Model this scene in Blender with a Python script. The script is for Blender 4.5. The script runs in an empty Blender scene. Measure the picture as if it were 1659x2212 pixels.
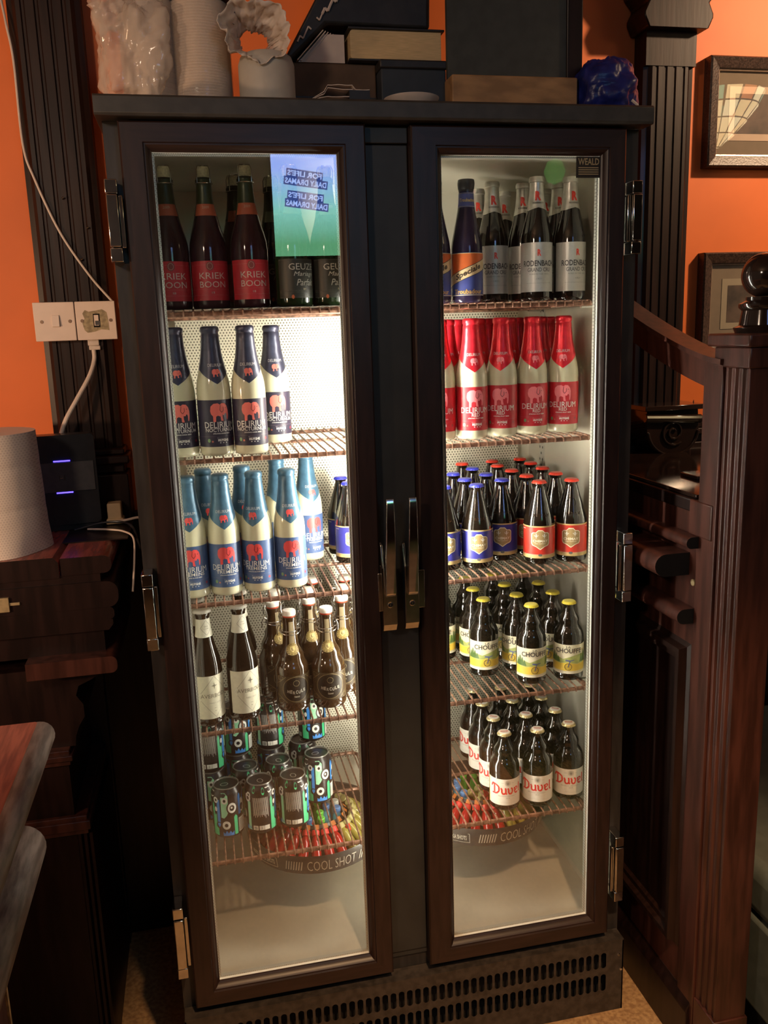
import bpy, bmesh, math, random
from math import sin, cos, pi, radians
from mathutils import Vector, Matrix, noise
from mathutils.geometry import tessellate_polygon
random.seed(7)
SC = bpy.context.scene
COL = SC.collection

# ------------------------------------------------------------------ camera
cam_data = bpy.data.cameras.new('camera')
cam = bpy.data.objects.new('camera', cam_data)
COL.objects.link(cam)
YAW, PITCH, ROLL = 0.20664669, -0.20848877, -0.03269813
cyw, syw, cpt, spt = cos(YAW), sin(YAW), cos(PITCH), sin(PITCH)
fw = Vector((syw * cpt, cyw * cpt, spt))
rt = Vector((cyw, -syw, 0))
up = rt.cross(fw)
rt2 = rt * cos(ROLL) + up * sin(ROLL)
up2 = -rt * sin(ROLL) + up * cos(ROLL)
m = Matrix((rt2, up2, -fw)).transposed().to_4x4()
m.translation = (0.1003, -1.6434, 1.6200)
cam.matrix_world = m
cam_data.sensor_fit = 'VERTICAL'
cam_data.sensor_height = 36
cam_data.lens = 36 * 1864.87 / 2212
cam_data.clip_start = 0.02
SC.camera = cam

# ------------------------------------------------------------------ world, lights, exposure
W = bpy.data.worlds.new('dim_room')
W.use_nodes = True
W.node_tree.nodes['Background'].inputs[0].default_value = (1.0, 0.70, 0.48, 1)
W.node_tree.nodes['Background'].inputs[1].default_value = 0.085
SC.world = W
SC.view_settings.view_transform = 'Standard'
SC.view_settings.look = 'None'
SC.view_settings.gamma = 1
SC.view_settings.use_curve_mapping = False
SC.view_settings.exposure = 0.0


def lamp(name, kind, loc, power, color, size=0.1, target=None, **kw):
    d = bpy.data.lights.new(name, kind)
    d.energy = power
    d.color = color
    if kind == 'AREA':
        d.size = size
    else:
        d.shadow_soft_size = size
    for k, v in kw.items():
        setattr(d, k, v)
    o = bpy.data.objects.new(name, d)
    COL.objects.link(o)
    o.location = loc
    if target is not None:
        o.rotation_euler = (Vector(target) - Vector(loc)).to_track_quat('-Z', 'Y').to_euler()
    return o


lamp('left_wall_light', 'SPOT', (-1.55, -1.1, 1.55), 88, (1.0, 0.60, 0.34), 0.06, (-0.6, 0.6, 1.50), spot_size=radians(75), spot_blend=0.8)
lamp('picture_light', 'SPOT', (2.35, -0.35, 2.75), 110, (1.0, 0.66, 0.40), 0.05, (1.75, 0.6, 2.15), spot_size=radians(80), spot_blend=0.7)
lamp('ceiling_downlight', 'SPOT', (0.60, -1.75, 2.85), 260, (1.0, 0.60, 0.30), 0.05, (0.70, -0.45, 0.0), spot_size=radians(40), spot_blend=0.5)
lamp('front_left_fill', 'POINT', (-1.0, -1.9, 2.3), 42, (1.0, 0.74, 0.54), 0.12)  # unseen fill added from front left to brighten paper roll and bag


# ------------------------------------------------------------------ materials
def newmat(name):
    mt = bpy.data.materials.new(name)
    mt.use_nodes = True
    nt = mt.node_tree
    return mt, nt, nt.nodes['Principled BSDF']


def mat(name, c, rough=0.5, metal=0.0, spec=0.5, var=0.0, scale=30.0, bump=0.0, coat=0.0, stretch=(1, 1, 1), c2=None, trans=0.0, alpha=1.0):
    mt, nt, b = newmat(name)
    b.inputs['Base Color'].default_value = (*c, 1)
    b.inputs['Roughness'].default_value = rough
    b.inputs['Metallic'].default_value = metal
    b.inputs['Specular IOR Level'].default_value = spec
    b.inputs['Coat Weight'].default_value = coat
    b.inputs['Coat Roughness'].default_value = 0.08
    b.inputs['Transmission Weight'].default_value = trans
    b.inputs['Alpha'].default_value = alpha
    if var or bump or c2:
        tc = nt.nodes.new('ShaderNodeTexCoord')
        mp = nt.nodes.new('ShaderNodeMapping')
        mp.inputs['Scale'].default_value = stretch
        nz = nt.nodes.new('ShaderNodeTexNoise')
        nz.inputs['Scale'].default_value = scale
        nz.inputs['Detail'].default_value = 4
        nt.links.new(tc.outputs['Object'], mp.inputs[0])
        nt.links.new(mp.outputs[0], nz.inputs['Vector'])
        if var or c2:
            rp = nt.nodes.new('ShaderNodeValToRGB')
            lo = c2 if c2 else tuple(x * (1 - var) for x in c)
            hi = c if c2 else tuple(min(1, x * (1 + var)) for x in c)
            rp.color_ramp.elements[0].position = 0.38
            rp.color_ramp.elements[1].position = 0.62
            rp.color_ramp.elements[0].color = (*lo, 1)
            rp.color_ramp.elements[1].color = (*hi, 1)
            nt.links.new(nz.outputs['Fac'], rp.inputs[0])
            nt.links.new(rp.outputs[0], b.inputs['Base Color'])
        if bump:
            bp = nt.nodes.new('ShaderNodeBump')
            bp.inputs['Strength'].default_value = bump
            bp.inputs['Distance'].default_value = 0.002
            nt.links.new(nz.outputs['Fac'], bp.inputs['Height'])
            nt.links.new(bp.outputs[0], b.inputs['Normal'])
    return mt


def emis(name, c, s):
    mt, nt, b = newmat(name)
    b.inputs['Base Color'].default_value = (0, 0, 0, 1)
    b.inputs['Emission Color'].default_value = (*c, 1)
    b.inputs['Emission Strength'].default_value = s
    return mt


def dots(name, base, hole, pitch, rad, rough=0.35, metal=0.6, axes=(0, 2)):
    """sheet metal with staggered round holes (holes too small to model)"""
    mt, nt, b = newmat(name)
    tc = nt.nodes.new('ShaderNodeTexCoord')
    sp = nt.nodes.new('ShaderNodeSeparateXYZ')
    nt.links.new(tc.outputs['Object'], sp.inputs[0])

    def M(op, a, bb=None, c=None):
        n = nt.nodes.new('ShaderNodeMath')
        n.operation = op
        for i, v in enumerate((a, bb, c)):
            if v is None:
                continue
            if isinstance(v, (int, float)):
                n.inputs[i].default_value = v
            else:
                nt.links.new(v, n.inputs[i])
        return n.outputs[0]
    u, v = sp.outputs[axes[0]], sp.outputs[axes[1]]
    ph = pitch * 1.732

    def grid(du, dv):
        a = M('SUBTRACT', M('FRACT', M('ADD', M('DIVIDE', u, pitch), du)), 0.5)
        c = M('SUBTRACT', M('FRACT', M('ADD', M('DIVIDE', v, ph), dv)), 0.5)
        a = M('MULTIPLY', a, pitch)
        c = M('MULTIPLY', c, ph)
        return M('ADD', M('MULTIPLY', a, a), M('MULTIPLY', c, c))
    d = M('MINIMUM', grid(0, 0), grid(0.5, 0.5))
    f = M('LESS_THAN', d, rad * rad)
    mx = nt.nodes.new('ShaderNodeMix')
    mx.data_type = 'RGBA'
    nt.links.new(f, mx.inputs['Factor'])
    mx.inputs[6].default_value = (*base, 1)
    mx.inputs[7].default_value = (*hole, 1)
    nt.links.new(mx.outputs[2], b.inputs['Base Color'])
    b.inputs['Roughness'].default_value = rough
    nt.links.new(M('MULTIPLY', M('SUBTRACT', 1, f), metal), b.inputs['Metallic'])
    return mt


def pane_mat(name, tint=(1, 1, 1), f0=0.05):
    mt = bpy.data.materials.new(name)
    mt.use_nodes = True
    nt = mt.node_tree
    nt.nodes.remove(nt.nodes['Principled BSDF'])
    out = nt.nodes['Material Output']
    lw = nt.nodes.new('ShaderNodeLayerWeight')
    pw = nt.nodes.new('ShaderNodeMath')
    pw.operation = 'POWER'
    pw.inputs[1].default_value = 5
    nt.links.new(lw.outputs['Facing'], pw.inputs[0])
    ma = nt.nodes.new('ShaderNodeMath')
    ma.operation = 'MULTIPLY_ADD'
    ma.inputs[1].default_value = 1 - f0
    ma.inputs[2].default_value = f0
    nt.links.new(pw.outputs[0], ma.inputs[0])
    tr = nt.nodes.new('ShaderNodeBsdfTransparent')
    tr.inputs[0].default_value = (*tint, 1)
    gl = nt.nodes.new('ShaderNodeBsdfGlossy')
    gl.inputs['Roughness'].default_value = 0.0
    mx = nt.nodes.new('ShaderNodeMixShader')
    nt.links.new(ma.outputs[0], mx.inputs[0])
    nt.links.new(tr.outputs[0], mx.inputs[1])
    nt.links.new(gl.outputs[0], mx.inputs[2])
    nt.links.new(mx.outputs[0], out.inputs[0])
    return mt


def film_mat(name, c, alpha, rough=0.15):
    mt = mat(name, c, rough, alpha=alpha, bump=0.5, scale=60, coat=0.6)
    return mt


M_wall = mat('orange_wall_paint', (0.78, 0.17, 0.028), 0.55, var=0.06, scale=4, bump=0.15)
M_ceil = mat('ceiling_paint', (0.35, 0.25, 0.17), 0.8, var=0.05, scale=3)
M_door = mat('mahogany_door', (0.024, 0.011, 0.009), 0.40, var=0.25, scale=14, stretch=(6, 6, 0.7), bump=0.12)
M_doorh = mat('mahogany_rail', (0.024, 0.011, 0.009), 0.40, var=0.25, scale=14, stretch=(0.7, 6, 6), bump=0.12)
M_carc = mat('black_stained_wood', (0.030, 0.026, 0.024), 0.42, var=0.25, scale=12, stretch=(5, 5, 0.8), bump=0.1)
M_slab = mat('black_top_laminate', (0.050, 0.047, 0.042), 0.5, var=0.15, scale=40)
M_mul = mat('dark_green_grey_panel', (0.030, 0.031, 0.030), 0.5, var=0.1, scale=20)
M_pil = mat('dark_walnut_gloss', (0.018, 0.008, 0.006), 0.4, spec=0.3, var=0.3, scale=10, stretch=(8, 8, 0.6), bump=0.1, coat=0.1)
M_ball = mat('polished_dark_wood', (0.022, 0.012, 0.009), 0.12, var=0.2, scale=12, coat=0.5)
M_bar = mat('red_brown_bar_wood', (0.060, 0.020, 0.014), 0.34, var=0.35, scale=9, stretch=(6, 6, 0.7), bump=0.1)
M_bardk = mat('dark_bar_wood', (0.014, 0.006, 0.005), 0.38, spec=0.35, var=0.35, scale=9, stretch=(6, 6, 0.7), bump=0.1)
M_bartop = mat('red_varnished_top', (0.28, 0.070, 0.045), 0.25, var=0.25, scale=20, stretch=(4, 0.6, 4), bump=0.08)
M_worn = mat('worn_greyed_nosing', (0.23, 0.165, 0.135), 0.42, c2=(0.10, 0.060, 0.045), scale=30, bump=0.2, stretch=(3, 0.5, 3))
M_chrome = mat('chrome', (0.62, 0.62, 0.60), 0.12, metal=1.0, var=0.08, scale=60)
M_liner = mat('fridge_liner_metal', (0.60, 0.57, 0.47), 0.30, metal=0.35, var=0.06, scale=9)
M_white = mat('white_gasket', (0.80, 0.80, 0.74), 0.5, var=0.03, scale=60)
M_perf = dots('perforated_panel', (0.70, 0.67, 0.54), (0.12, 0.11, 0.08), 0.0075, 0.0019, 0.33, 0.45)
M_spacer = dots('glazing_spacer', (0.52, 0.52, 0.46), (0.26, 0.26, 0.23), 0.004, 0.0012, 0.35, 0.5)
M_strip = dots('slotted_strip', (0.60, 0.60, 0.55), (0.03, 0.03, 0.03), 0.018, 0.0035, 0.35, 0.6, axes=(1, 2))
M_wire = mat('brown_coated_wire', (0.34, 0.18, 0.12), 0.32, metal=0.35, c2=(0.12, 0.06, 0.04), scale=90, bump=0.2)
M_pane = pane_mat('door_glass', f0=0.10)
M_grille = mat('brown_black_sheet', (0.045, 0.036, 0.030), 0.45, var=0.3, scale=60, bump=0.15)
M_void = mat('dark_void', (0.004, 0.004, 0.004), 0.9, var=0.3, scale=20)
M_tube = emis('fluorescent_tube', (1.0, 0.95, 0.80), 118)
M_tube2 = emis('fluorescent_tube_lower', (1.0, 0.94, 0.77), 34)
M_sticker = mat('dark_sticker', (0.03, 0.022, 0.012), 0.5, var=0.1, scale=80)
M_brass = mat('brass_print', (0.45, 0.36, 0.20), 0.4, metal=0.3, var=0.1, scale=80)
M_floor = mat('beige_speckled_vinyl', (0.52, 0.33, 0.16), 0.55, c2=(0.33, 0.19, 0.09), scale=90, bump=0.05)
M_carpet = mat('green_speckled_carpet', (0.016, 0.04, 0.012), 0.95, c2=(0.25, 0.26, 0.12), scale=160)
M_seat = mat('grey_green_seat', (0.10, 0.12, 0.11), 0.5, var=0.1, scale=30, bump=0.1)
M_plas = mat('cream_white_plastic', (0.78, 0.66, 0.58), 0.4, var=0.03, scale=30)
M_cable = mat('white_cable', (0.66, 0.58, 0.52), 0.5, var=0.05, scale=50)
M_black = mat('black_plastic', (0.022, 0.022, 0.024), 0.3, var=0.1, scale=60)
M_dkgrey = mat('grey_plastic', (0.075, 0.073, 0.075), 0.35, var=0.1, scale=80)
M_paper = dots('quilted_paper', (0.86, 0.78, 0.70), (0.70, 0.62, 0.56), 0.0055, 0.0016, 0.9, 0.0)
M_blue = emis('blue_led', (0.08, 0.05, 1.0), 5)


# ------------------------------------------------------------------ mesh helpers
class MB:
    def __init__(s):
        s.v, s.f, s.mi, s.mats = [], [], [], []

    def _m(s, mt):
        if mt not in s.mats:
            s.mats.append(mt)
        return s.mats.index(mt)

    def add(s, vs, fs, mt):
        o = len(s.v)
        i = s._m(mt)
        s.v += [tuple(p) for p in vs]
        for f in fs:
            s.f.append([o + k for k in f])
            s.mi.append(i)
        return s

    def box(s, x0, x1, y0, y1, z0, z1, mt):
        vs = [(x, y, z) for z in (z0, z1) for y in (y0, y1) for x in (x0, x1)]
        return s.add(vs, [(0, 2, 3, 1), (4, 5, 7, 6), (0, 1, 5, 4), (2, 6, 7, 3), (0, 4, 6, 2), (1, 3, 7, 5)], mt)

    def prism(s, prof, a0, a1, mt, axis='y', endmat=None):
        """closed 2D profile extruded along an axis; profile = (x,z) for y, (x,y) for z, (y,z) for x"""
        def P(p, a):
            return {'y': (p[0], a, p[1]), 'z': (p[0], p[1], a), 'x': (a, p[0], p[1])}[axis]
        n = len(prof)
        vs = [P(p, a0) for p in prof] + [P(p, a1) for p in prof]
        fs = [(i, (i + 1) % n, n + (i + 1) % n, n + i) for i in range(n)]
        s.add(vs, fs, mt)
        tri = tessellate_polygon([[Vector((p[0], p[1], 0)) for p in prof]])
        s.add([P(p, a0) for p in prof], tri, endmat or mt)
        s.add([P(p, a1) for p in prof], tri, endmat or mt)
        return s

    def lathe(s, prof, mt, n=28, c=(0, 0, 0), caps=True):
        vs, fs = [], []
        for (z, r) in prof:
            for k in range(n):
                a = 2 * pi * k / n
                vs.append((c[0] + r * cos(a), c[1] + r * sin(a), c[2] + z))
        for j in range(len(prof) - 1):
            for k in range(n):
                fs.append((j * n + k, j * n + (k + 1) % n, (j + 1) * n + (k + 1) % n, (j + 1) * n + k))
        if caps:
            fs.append(tuple(reversed(range(n))))
            fs.append(tuple((len(prof) - 1) * n + k for k in range(n)))
        return s.add(vs, fs, mt)

    def open_box(s, x0, x1, y0, y1, z0, z1, t, mt, tb=None, tz=None):
        """box shell open towards -y: outer box, inner box inset by t, one closed surface"""
        a = [(x0, z0), (x1, z0), (x1, z1), (x0, z1)]
        tl, tr = t if isinstance(t, tuple) else (t, t)
        z_lo, z_hi = tz if tz else (tl, tl)
        b = [(x0 + tl, z0 + z_lo), (x1 - tr, z0 + z_lo), (x1 - tr, z1 - z_hi), (x0 + tl, z1 - z_hi)]
        yb = y1 - (tb if tb else tl)
        vs = [(x, y0, z) for x, z in a] + [(x, y1, z) for x, z in a] + [(x, y0, z) for x, z in b] + [(x, yb, z) for x, z in b]
        fs = [(4, 5, 6, 7), (12, 13, 14, 15)]
        for i in range(4):
            j = (i + 1) % 4
            fs += [(i, j, 4 + j, 4 + i), (8 + i, 8 + j, 12 + j, 12 + i), (i, j, 8 + j, 8 + i)]
        return s.add(vs, fs, mt)

    def cyl(s, p0, p1, r, mt, n=10, r1=None):
        return s.tube([p0, p1], r, mt, n, r1)

    def tube(s, pts, r, mt, n=8, r1=None, closed=False):
        pts = [Vector(p) for p in pts]
        L = len(pts)
        vs, fs = [], []
        ref = None
        for i, p in enumerate(pts):
            if closed:
                t = (pts[(i + 1) % L] - pts[i - 1]).normalized()
            else:
                t = (pts[min(i + 1, L - 1)] - pts[max(i - 1, 0)]).normalized()
            if ref is None:
                ref = Vector((0, 0, 1)) if abs(t.z) < 0.9 else Vector((1, 0, 0))
            a = t.cross(ref).normalized()
            b = a.cross(t).normalized()
            ref = b
            rr = r if r1 is None else r + (r1 - r) * i / (L - 1)
            for k in range(n):
                q = 2 * pi * k / n
                vs.append(p + (a * cos(q) + b * sin(q)) * rr)
        m_ = L if closed else L - 1
        for i in range(m_):
            j = (i + 1) % L
            for k in range(n):
                fs.append((i * n + k, i * n + (k + 1) % n, j * n + (k + 1) % n, j * n + k))
        if not closed:
            fs.append(tuple(reversed(range(n))))
            fs.append(tuple((L - 1) * n + k for k in range(n)))
        return s.add(vs, fs, mt)

    def rects(s, loops, mt, mats=None):
        """connect successive rectangles (x0,x1,z0,z1,y)"""
        for i in range(len(loops) - 1):
            vs = []
            for (x0, x1, z0, z1, y) in loops[i:i + 2]:
                vs += [(x0, y, z0), (x1, y, z0), (x1, y, z1), (x0, y, z1)]
            for k in range(4):
                mm = mt if not mats else mats[k % 2]
                s.add([vs[k], vs[(k + 1) % 4], vs[4 + (k + 1) % 4], vs[4 + k]], [(0, 1, 2, 3)], mm)
        return s

    def build(s, name, parent=None, smooth=True, ang=0.6, bevel=0.0, loc=None, seg=2):
        me = bpy.data.meshes.new(name)
        me.from_pydata(s.v, [], s.f)
        for mt in s.mats:
            me.materials.append(mt)
        me.polygons.foreach_set('material_index', s.mi)
        bm = bmesh.new()
        bm.from_mesh(me)
        bmesh.ops.remove_doubles(bm, verts=bm.verts, dist=1e-6)
        bmesh.ops.recalc_face_normals(bm, faces=bm.faces)
        bm.to_mesh(me)
        bm.free()
        if smooth:
            me.polygons.foreach_set('use_smooth', [True] * len(me.polygons))
            me.set_sharp_from_angle(angle=ang)
        o = bpy.data.objects.new(name, me)
        COL.objects.link(o)
        if parent:
            o.parent = parent
        if loc:
            o.location = loc
        if bevel:
            b = o.modifiers.new('bevel', 'BEVEL')
            b.width = bevel
            b.segments = seg
            b.limit_method = 'ANGLE'
        return o


def tag(o, label=None, cat=None, group=None, kind=None):
    for k, v in (('label', label), ('category', cat), ('group', group), ('kind', kind)):
        if v:
            o[k] = v
    return o


def thing(name, label, cat, loc=(0, 0, 0), rz=0.0, group=None):
    o = bpy.data.objects.new(name, None)
    o.empty_display_size = 0.05
    COL.objects.link(o)
    o.location = loc
    o.rotation_euler = (0, 0, rz)
    return tag(o, label, cat, group)


def copy_tree(o, parent=None):
    c = o.copy()
    COL.objects.link(c)
    if parent:
        c.parent = parent
    for ch in list(o.children):
        copy_tree(ch, c)
    return c


def rnd_rect(x0, x1, z0, z1, r, right=True, left=False, n=6):
    """profile with rounded right and/or left side"""
    p = []
    def arc(cx, cz, a0, a1):
        for i in range(n + 1):
            a = a0 + (a1 - a0) * i / n
            p.append((cx + r * cos(a), cz + r * sin(a)))
    if right:
        arc(x1 - r, z0 + r, -pi / 2, 0)
        arc(x1 - r, z1 - r, 0, pi / 2)
    else:
        p.extend([(x1, z0), (x1, z1)])
    if left:
        arc(x0 + r, z1 - r, pi / 2, pi)
        arc(x0 + r, z0 + r, pi, 1.5 * pi)
    else:
        p.extend([(x0, z1), (x0, z0)])
    return p


# ------------------------------------------------------------------ printed decals (flat print wrapped on its surface)
INK = {}


def ink(c, rough=0.4, metal=0.0):
    k = (tuple(round(x, 3) for x in c), rough, metal)
    if k not in INK:
        INK[k] = mat('print_ink_%d' % (len(INK) + 1), c, rough, metal=metal, var=0.03, scale=200)
    return INK[k]


_txt = {}


def text_geo(s, bold=0.0, shear=0.0, space=1.0):
    k = (s, bold, shear, space)
    if k not in _txt:
        cu = bpy.data.curves.new('t', 'FONT')
        cu.body = s
        cu.size = 1
        cu.resolution_u = 2
        cu.offset = bold
        cu.shear = shear
        cu.space_character = space
        ob = bpy.data.objects.new('t', cu)
        COL.objects.link(ob)
        me = bpy.data.meshes.new_from_object(ob)
        vs = [(v.co.x, v.co.y) for v in me.vertices]
        fs = [tuple(p.vertices) for p in me.polygons]
        bpy.data.objects.remove(ob)
        bpy.data.meshes.remove(me)
        x0, x1 = min(v[0] for v in vs), max(v[0] for v in vs)
        y0, y1 = min(v[1] for v in vs), max(v[1] for v in vs)
        _txt[k] = ([((x - x0) / (x1 - x0) - 0.5, (y - y0) / (y1 - y0) - 0.5) for x, y in vs], fs)
    return _txt[k]


class Print:
    """shapes in (s,t) metres"""
    def __init__(p):
        p.items = []

    def poly(p, pts, c, lay=1, **k):
        tri = tessellate_polygon([[Vector((a, b, 0)) for a, b in pts]])
        p.items.append((list(pts), [tuple(t) for t in tri], ink(c, **k), lay))
        return p

    def rect(p, x0, x1, z0, z1, c, lay=0, **k):
        p.items.append(([(x0, z0), (x1, z0), (x1, z1), (x0, z1)], [(0, 1, 2, 3)], ink(c, **k), lay))
        return p

    def ell(p, cx, cz, rx, rz, c, lay=1, n=18, **k):
        pts = [(cx + rx * cos(2 * pi * i / n), cz + rz * sin(2 * pi * i / n)) for i in range(n)]
        p.items.append((pts, [tuple(range(n))], ink(c, **k), lay))
        return p

    def ring(p, cx, cz, rx, rz, w, c, lay=1, n=20, **k):
        pts = []
        for i in range(n):
            a = 2 * pi * i / n
            pts += [(cx + rx * cos(a), cz + rz * sin(a)), (cx + (rx - w) * cos(a), cz + (rz - w) * sin(a))]
        fs = [(2 * i, 2 * ((i + 1) % n), 2 * ((i + 1) % n) + 1, 2 * i + 1) for i in range(n)]
        p.items.append((pts, fs, ink(c, **k), lay))
        return p

    def line(p, pts, w, c, lay=1, **k):
        for a, b in zip(pts[:-1], pts[1:]):
            d = Vector((b[0] - a[0], b[1] - a[1])).normalized() * w / 2
            n_ = (-d.y, d.x)
            p.items.append(([(a[0] + n_[0], a[1] + n_[1]), (a[0] - n_[0], a[1] - n_[1]), (b[0] - n_[0], b[1] - n_[1]), (b[0] + n_[0], b[1] + n_[1])], [(0, 1, 2, 3)], ink(c, **k), lay))
        return p

    def text(p, s, cx, cz, w, h, c, lay=2, bold=0.0, shear=0.0, rot=0.0, space=1.0, **k):
        vs, fs = text_geo(s, bold, shear, space)
        cr, sr = cos(rot), sin(rot)
        pts = [(cx + x * w * cr - y * h * sr, cz + x * w * sr + y * h * cr) for x, y in vs]
        p.items.append((pts, fs, ink(c, **k), lay))
        return p

    def mesh(p, name, wrap, ds=0.005, dt=None, lays=None):
        """wrap(s,t,off)->xyz"""
        bm = bmesh.new()
        mats = []
        for pts, fs, mt, lay in p.items:
            if mt not in mats:
                mats.append(mt)
            mi = mats.index(mt)
            vv = [bm.verts.new((a, lay * 0.00022, b)) for a, b in pts]
            for f in fs:
                try:
                    q = bm.faces.new([vv[i] for i in f])
                    q.material_index = mi
                except ValueError:
                    pass
        def cut(no, lo, hi, d):
            k = math.ceil(lo / d) * d
            while k < hi:
                g = bm.verts[:] + bm.edges[:] + bm.faces[:]
                bmesh.ops.bisect_plane(bm, geom=g, plane_co=[k * c for c in no], plane_no=no, dist=1e-7)
                k += d
        xs = [v.co.x for v in bm.verts]
        zs = [v.co.z for v in bm.verts]
        if ds:
            cut((1, 0, 0), min(xs), max(xs), ds)
        if dt:
            cut((0, 0, 1), min(zs), max(zs), dt)
        for v in bm.verts:
            v.co = wrap(v.co.x, v.co.z, v.co.y + 0.0003)
        bmesh.ops.recalc_face_normals(bm, faces=bm.faces)
        me = bpy.data.meshes.new(name)
        bm.to_mesh(me)
        bm.free()
        for mt in mats:
            me.materials.append(mt)
        me.polygons.foreach_set('use_smooth', [True] * len(me.polygons))
        return me


def obj(name, me, parent=None, loc=None):
    o = bpy.data.objects.new(name, me)
    COL.objects.link(o)
    if parent:
        o.parent = parent
    if loc:
        o.location = loc
    return o


def interp(prof, z):
    for (z0, r0), (z1, r1) in zip(prof[:-1], prof[1:]):
        if z0 <= z <= z1 and z1 > z0:
            return r0 + (r1 - r0) * (z - z0) / (z1 - z0)
    return prof[-1][1] if z > prof[-1][0] else prof[0][1]


def wrap_bottle(prof, R):
    def w(s, t, off):
        a = s / R
        r = interp(prof, t) + off
        return Vector((r * sin(a), -r * cos(a), t))
    return w


def flat_y(y):
    """print on a vertical face looking towards -y"""
    return lambda s, t, off: Vector((s, y - off, t))
# ------------------------------------------------------------------ large structure
def struct(name, mb, **k):
    o = mb.build(name, **k)
    o['kind'] = 'structure'
    return o


struct('wall_back', MB().box(-3.0, 4.0, 0.60, 0.72, 0, 2.95, M_wall), smooth=False)
struct('wall_rear', MB().box(-3.0, 4.0, -3.75, -3.62, 0, 2.95, M_bardk), smooth=False)
struct('floor', MB().box(-3.0, 1.12, -3.62, 0.6, -0.06, 0.0, M_floor), smooth=False)
struct('floor_carpet', MB().box(1.12, 4.0, -3.62, 0.6, -0.06, -0.002, M_carpet), smooth=False)
struct('ceiling', MB().box(-3.0, 4.0, -3.75, 0.72, 2.95, 3.02, M_ceil), smooth=False)

# fluted pilasters on the back wall
def pilaster(name, x0, x1, z0, z1, flute_top):
    w = x1 - x0
    mb = MB()
    n = 4
    pr = [(x0, 0.6), (x0, 0.552), (x0 + 0.012, 0.548), (x0 + 0.02, 0.54)]
    step = (w - 0.04) / n
    for i in range(n):
        a = x0 + 0.02 + i * step
        pr += [(a + step * 0.32, 0.54), (a + step * 0.42, 0.5435), (a + step * 0.58, 0.5435), (a + step * 0.68, 0.54)]
    pr += [(x1 - 0.02, 0.54), (x1 - 0.012, 0.548), (x1, 0.552), (x1, 0.6)]
    mb.prism(pr, z0, flute_top, M_pil, axis='z')
    mb.box(x0, x1, 0.538, 0.6, flute_top, z1, M_pil)
    return mb


p = struct('trim_1', pilaster('p', -0.245, -0.09, 1.36, 2.95, 2.75), ang=0.4)
mb = MB()
for (z0, z1, e, y) in ((1.18, 1.30, 0.012, 0.50), (1.30, 1.325, 0.004, 0.515), (1.325, 1.345, 0.018, 0.49), (1.345, 1.36, 0.008, 0.505)):
    mb.box(-0.245 - e, -0.09 + e, y, 0.6, z0, z1, M_bardk)
mb.build('plinth', p, bevel=0.004)
p = struct('trim_2', pilaster('p', 1.275, 1.415, 1.36, 2.95, 2.255), ang=0.4)
mb = MB()
mb.prism([(1.262, 2.335), (1.250, 2.36), (1.250, 2.37), (1.262, 2.395), (1.240, 2.42), (1.235, 2.95), (1.455, 2.95), (1.450, 2.42), (1.428, 2.395), (1.44, 2.37), (1.44, 2.36), (1.428, 2.335)], 0.505, 0.6, M_pil, axis='y')
mb.build('capital', p, bevel=0.004)
# scroll bracket under the right pilaster
mb = MB()
pts = [(1.262, 1.395), (1.412, 1.388)]
for i in range(15):
    a = -0.15 - (pi - 0.3) * i / 14
    pts.append((1.340 + 0.078 * cos(a), 1.335 + 0.075 * sin(a)))
mb.prism(pts, 0.455, 0.6, M_ball, axis='y')
sp = []
for i in range(40):
    t = i / 39
    a = 0.4 + t * 3.6 * pi
    r = 0.006 + 0.03 * t
    sp.append((1.340 + r * cos(a), 0.452, 1.325 + r * sin(a)))
mb.tube(sp, 0.0035, M_ball, 6)
ring = [(1.340 + 0.074 * cos(a), 0.452, 1.335 + 0.071 * sin(a)) for a in [-0.1 - (pi - 0.2) * i / 20 for i in range(21)]]
mb.tube(ring, 0.004, M_ball, 6)
mb.box(1.25, 1.425, 0.44, 0.6, 1.385, 1.398, M_ball)
mb.tube([(1.255, 0.452, 1.366), (1.42, 0.452, 1.358)], 0.012, M_ball, 8)
mb.build('scroll_bracket', p, ang=0.5, bevel=0.002)
mb = MB()
for (z0, z1, y) in ((1.20, 1.262, 0.575), (1.262, 1.28, 0.55), (1.28, 1.30, 0.57), (1.30, 1.318, 0.555), (1.318, 1.335, 0.565)):
    mb.box(1.0, 3.9, y, 0.6, z0, z1, M_pil)
struct('trim_3', mb, bevel=0.003)
mb = MB()
mb.box(-0.6, 0.05, 0.575, 0.6, 0.0, 1.19, M_bardk)
mb.box(0.9, 1.262, 0.575, 0.6, 0.0, 1.30, M_bardk)
mb.box(1.262, 3.9, 0.575, 0.6, 0.0, 1.20, M_bardk)
struct('trim_4', mb, bevel=0.003)

# ------------------------------------------------------------------ display fridge
FR = thing('display_fridge', 'tall dark wooden two-door glass display fridge full of bottles', 'fridge', (0, 0, 0))
mb = MB()
mb.open_box(-0.028, 0.993, 0.035, 0.57, 0.0, 1.99, (0.048, 0.028), M_carc, tb=0.022, tz=(0.225, 0.035))
mb.build('carcass', FR, bevel=0.002)
mb = MB()
mb.box(0.425, 0.53, 0.030, 0.058, 0.225, 1.955, M_mul)
mb.box(0.434, 0.517, 0.026, 0.031, 0.24, 1.955, M_mul)
mb.box(0.434, 0.517, 0.022, 0.032, 1.957, 1.985, M_mul)
mb.build('mullion', FR, bevel=0.0015)
MB().prism([(-0.012, 1.99), (-0.015, 1.994), (-0.015, 2.020), (-0.011, 2.024), (0.575, 2.024), (0.575, 1.99)], -0.036, 0.998, M_slab, axis='x').build('top_slab', FR, bevel=0.001)
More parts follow.
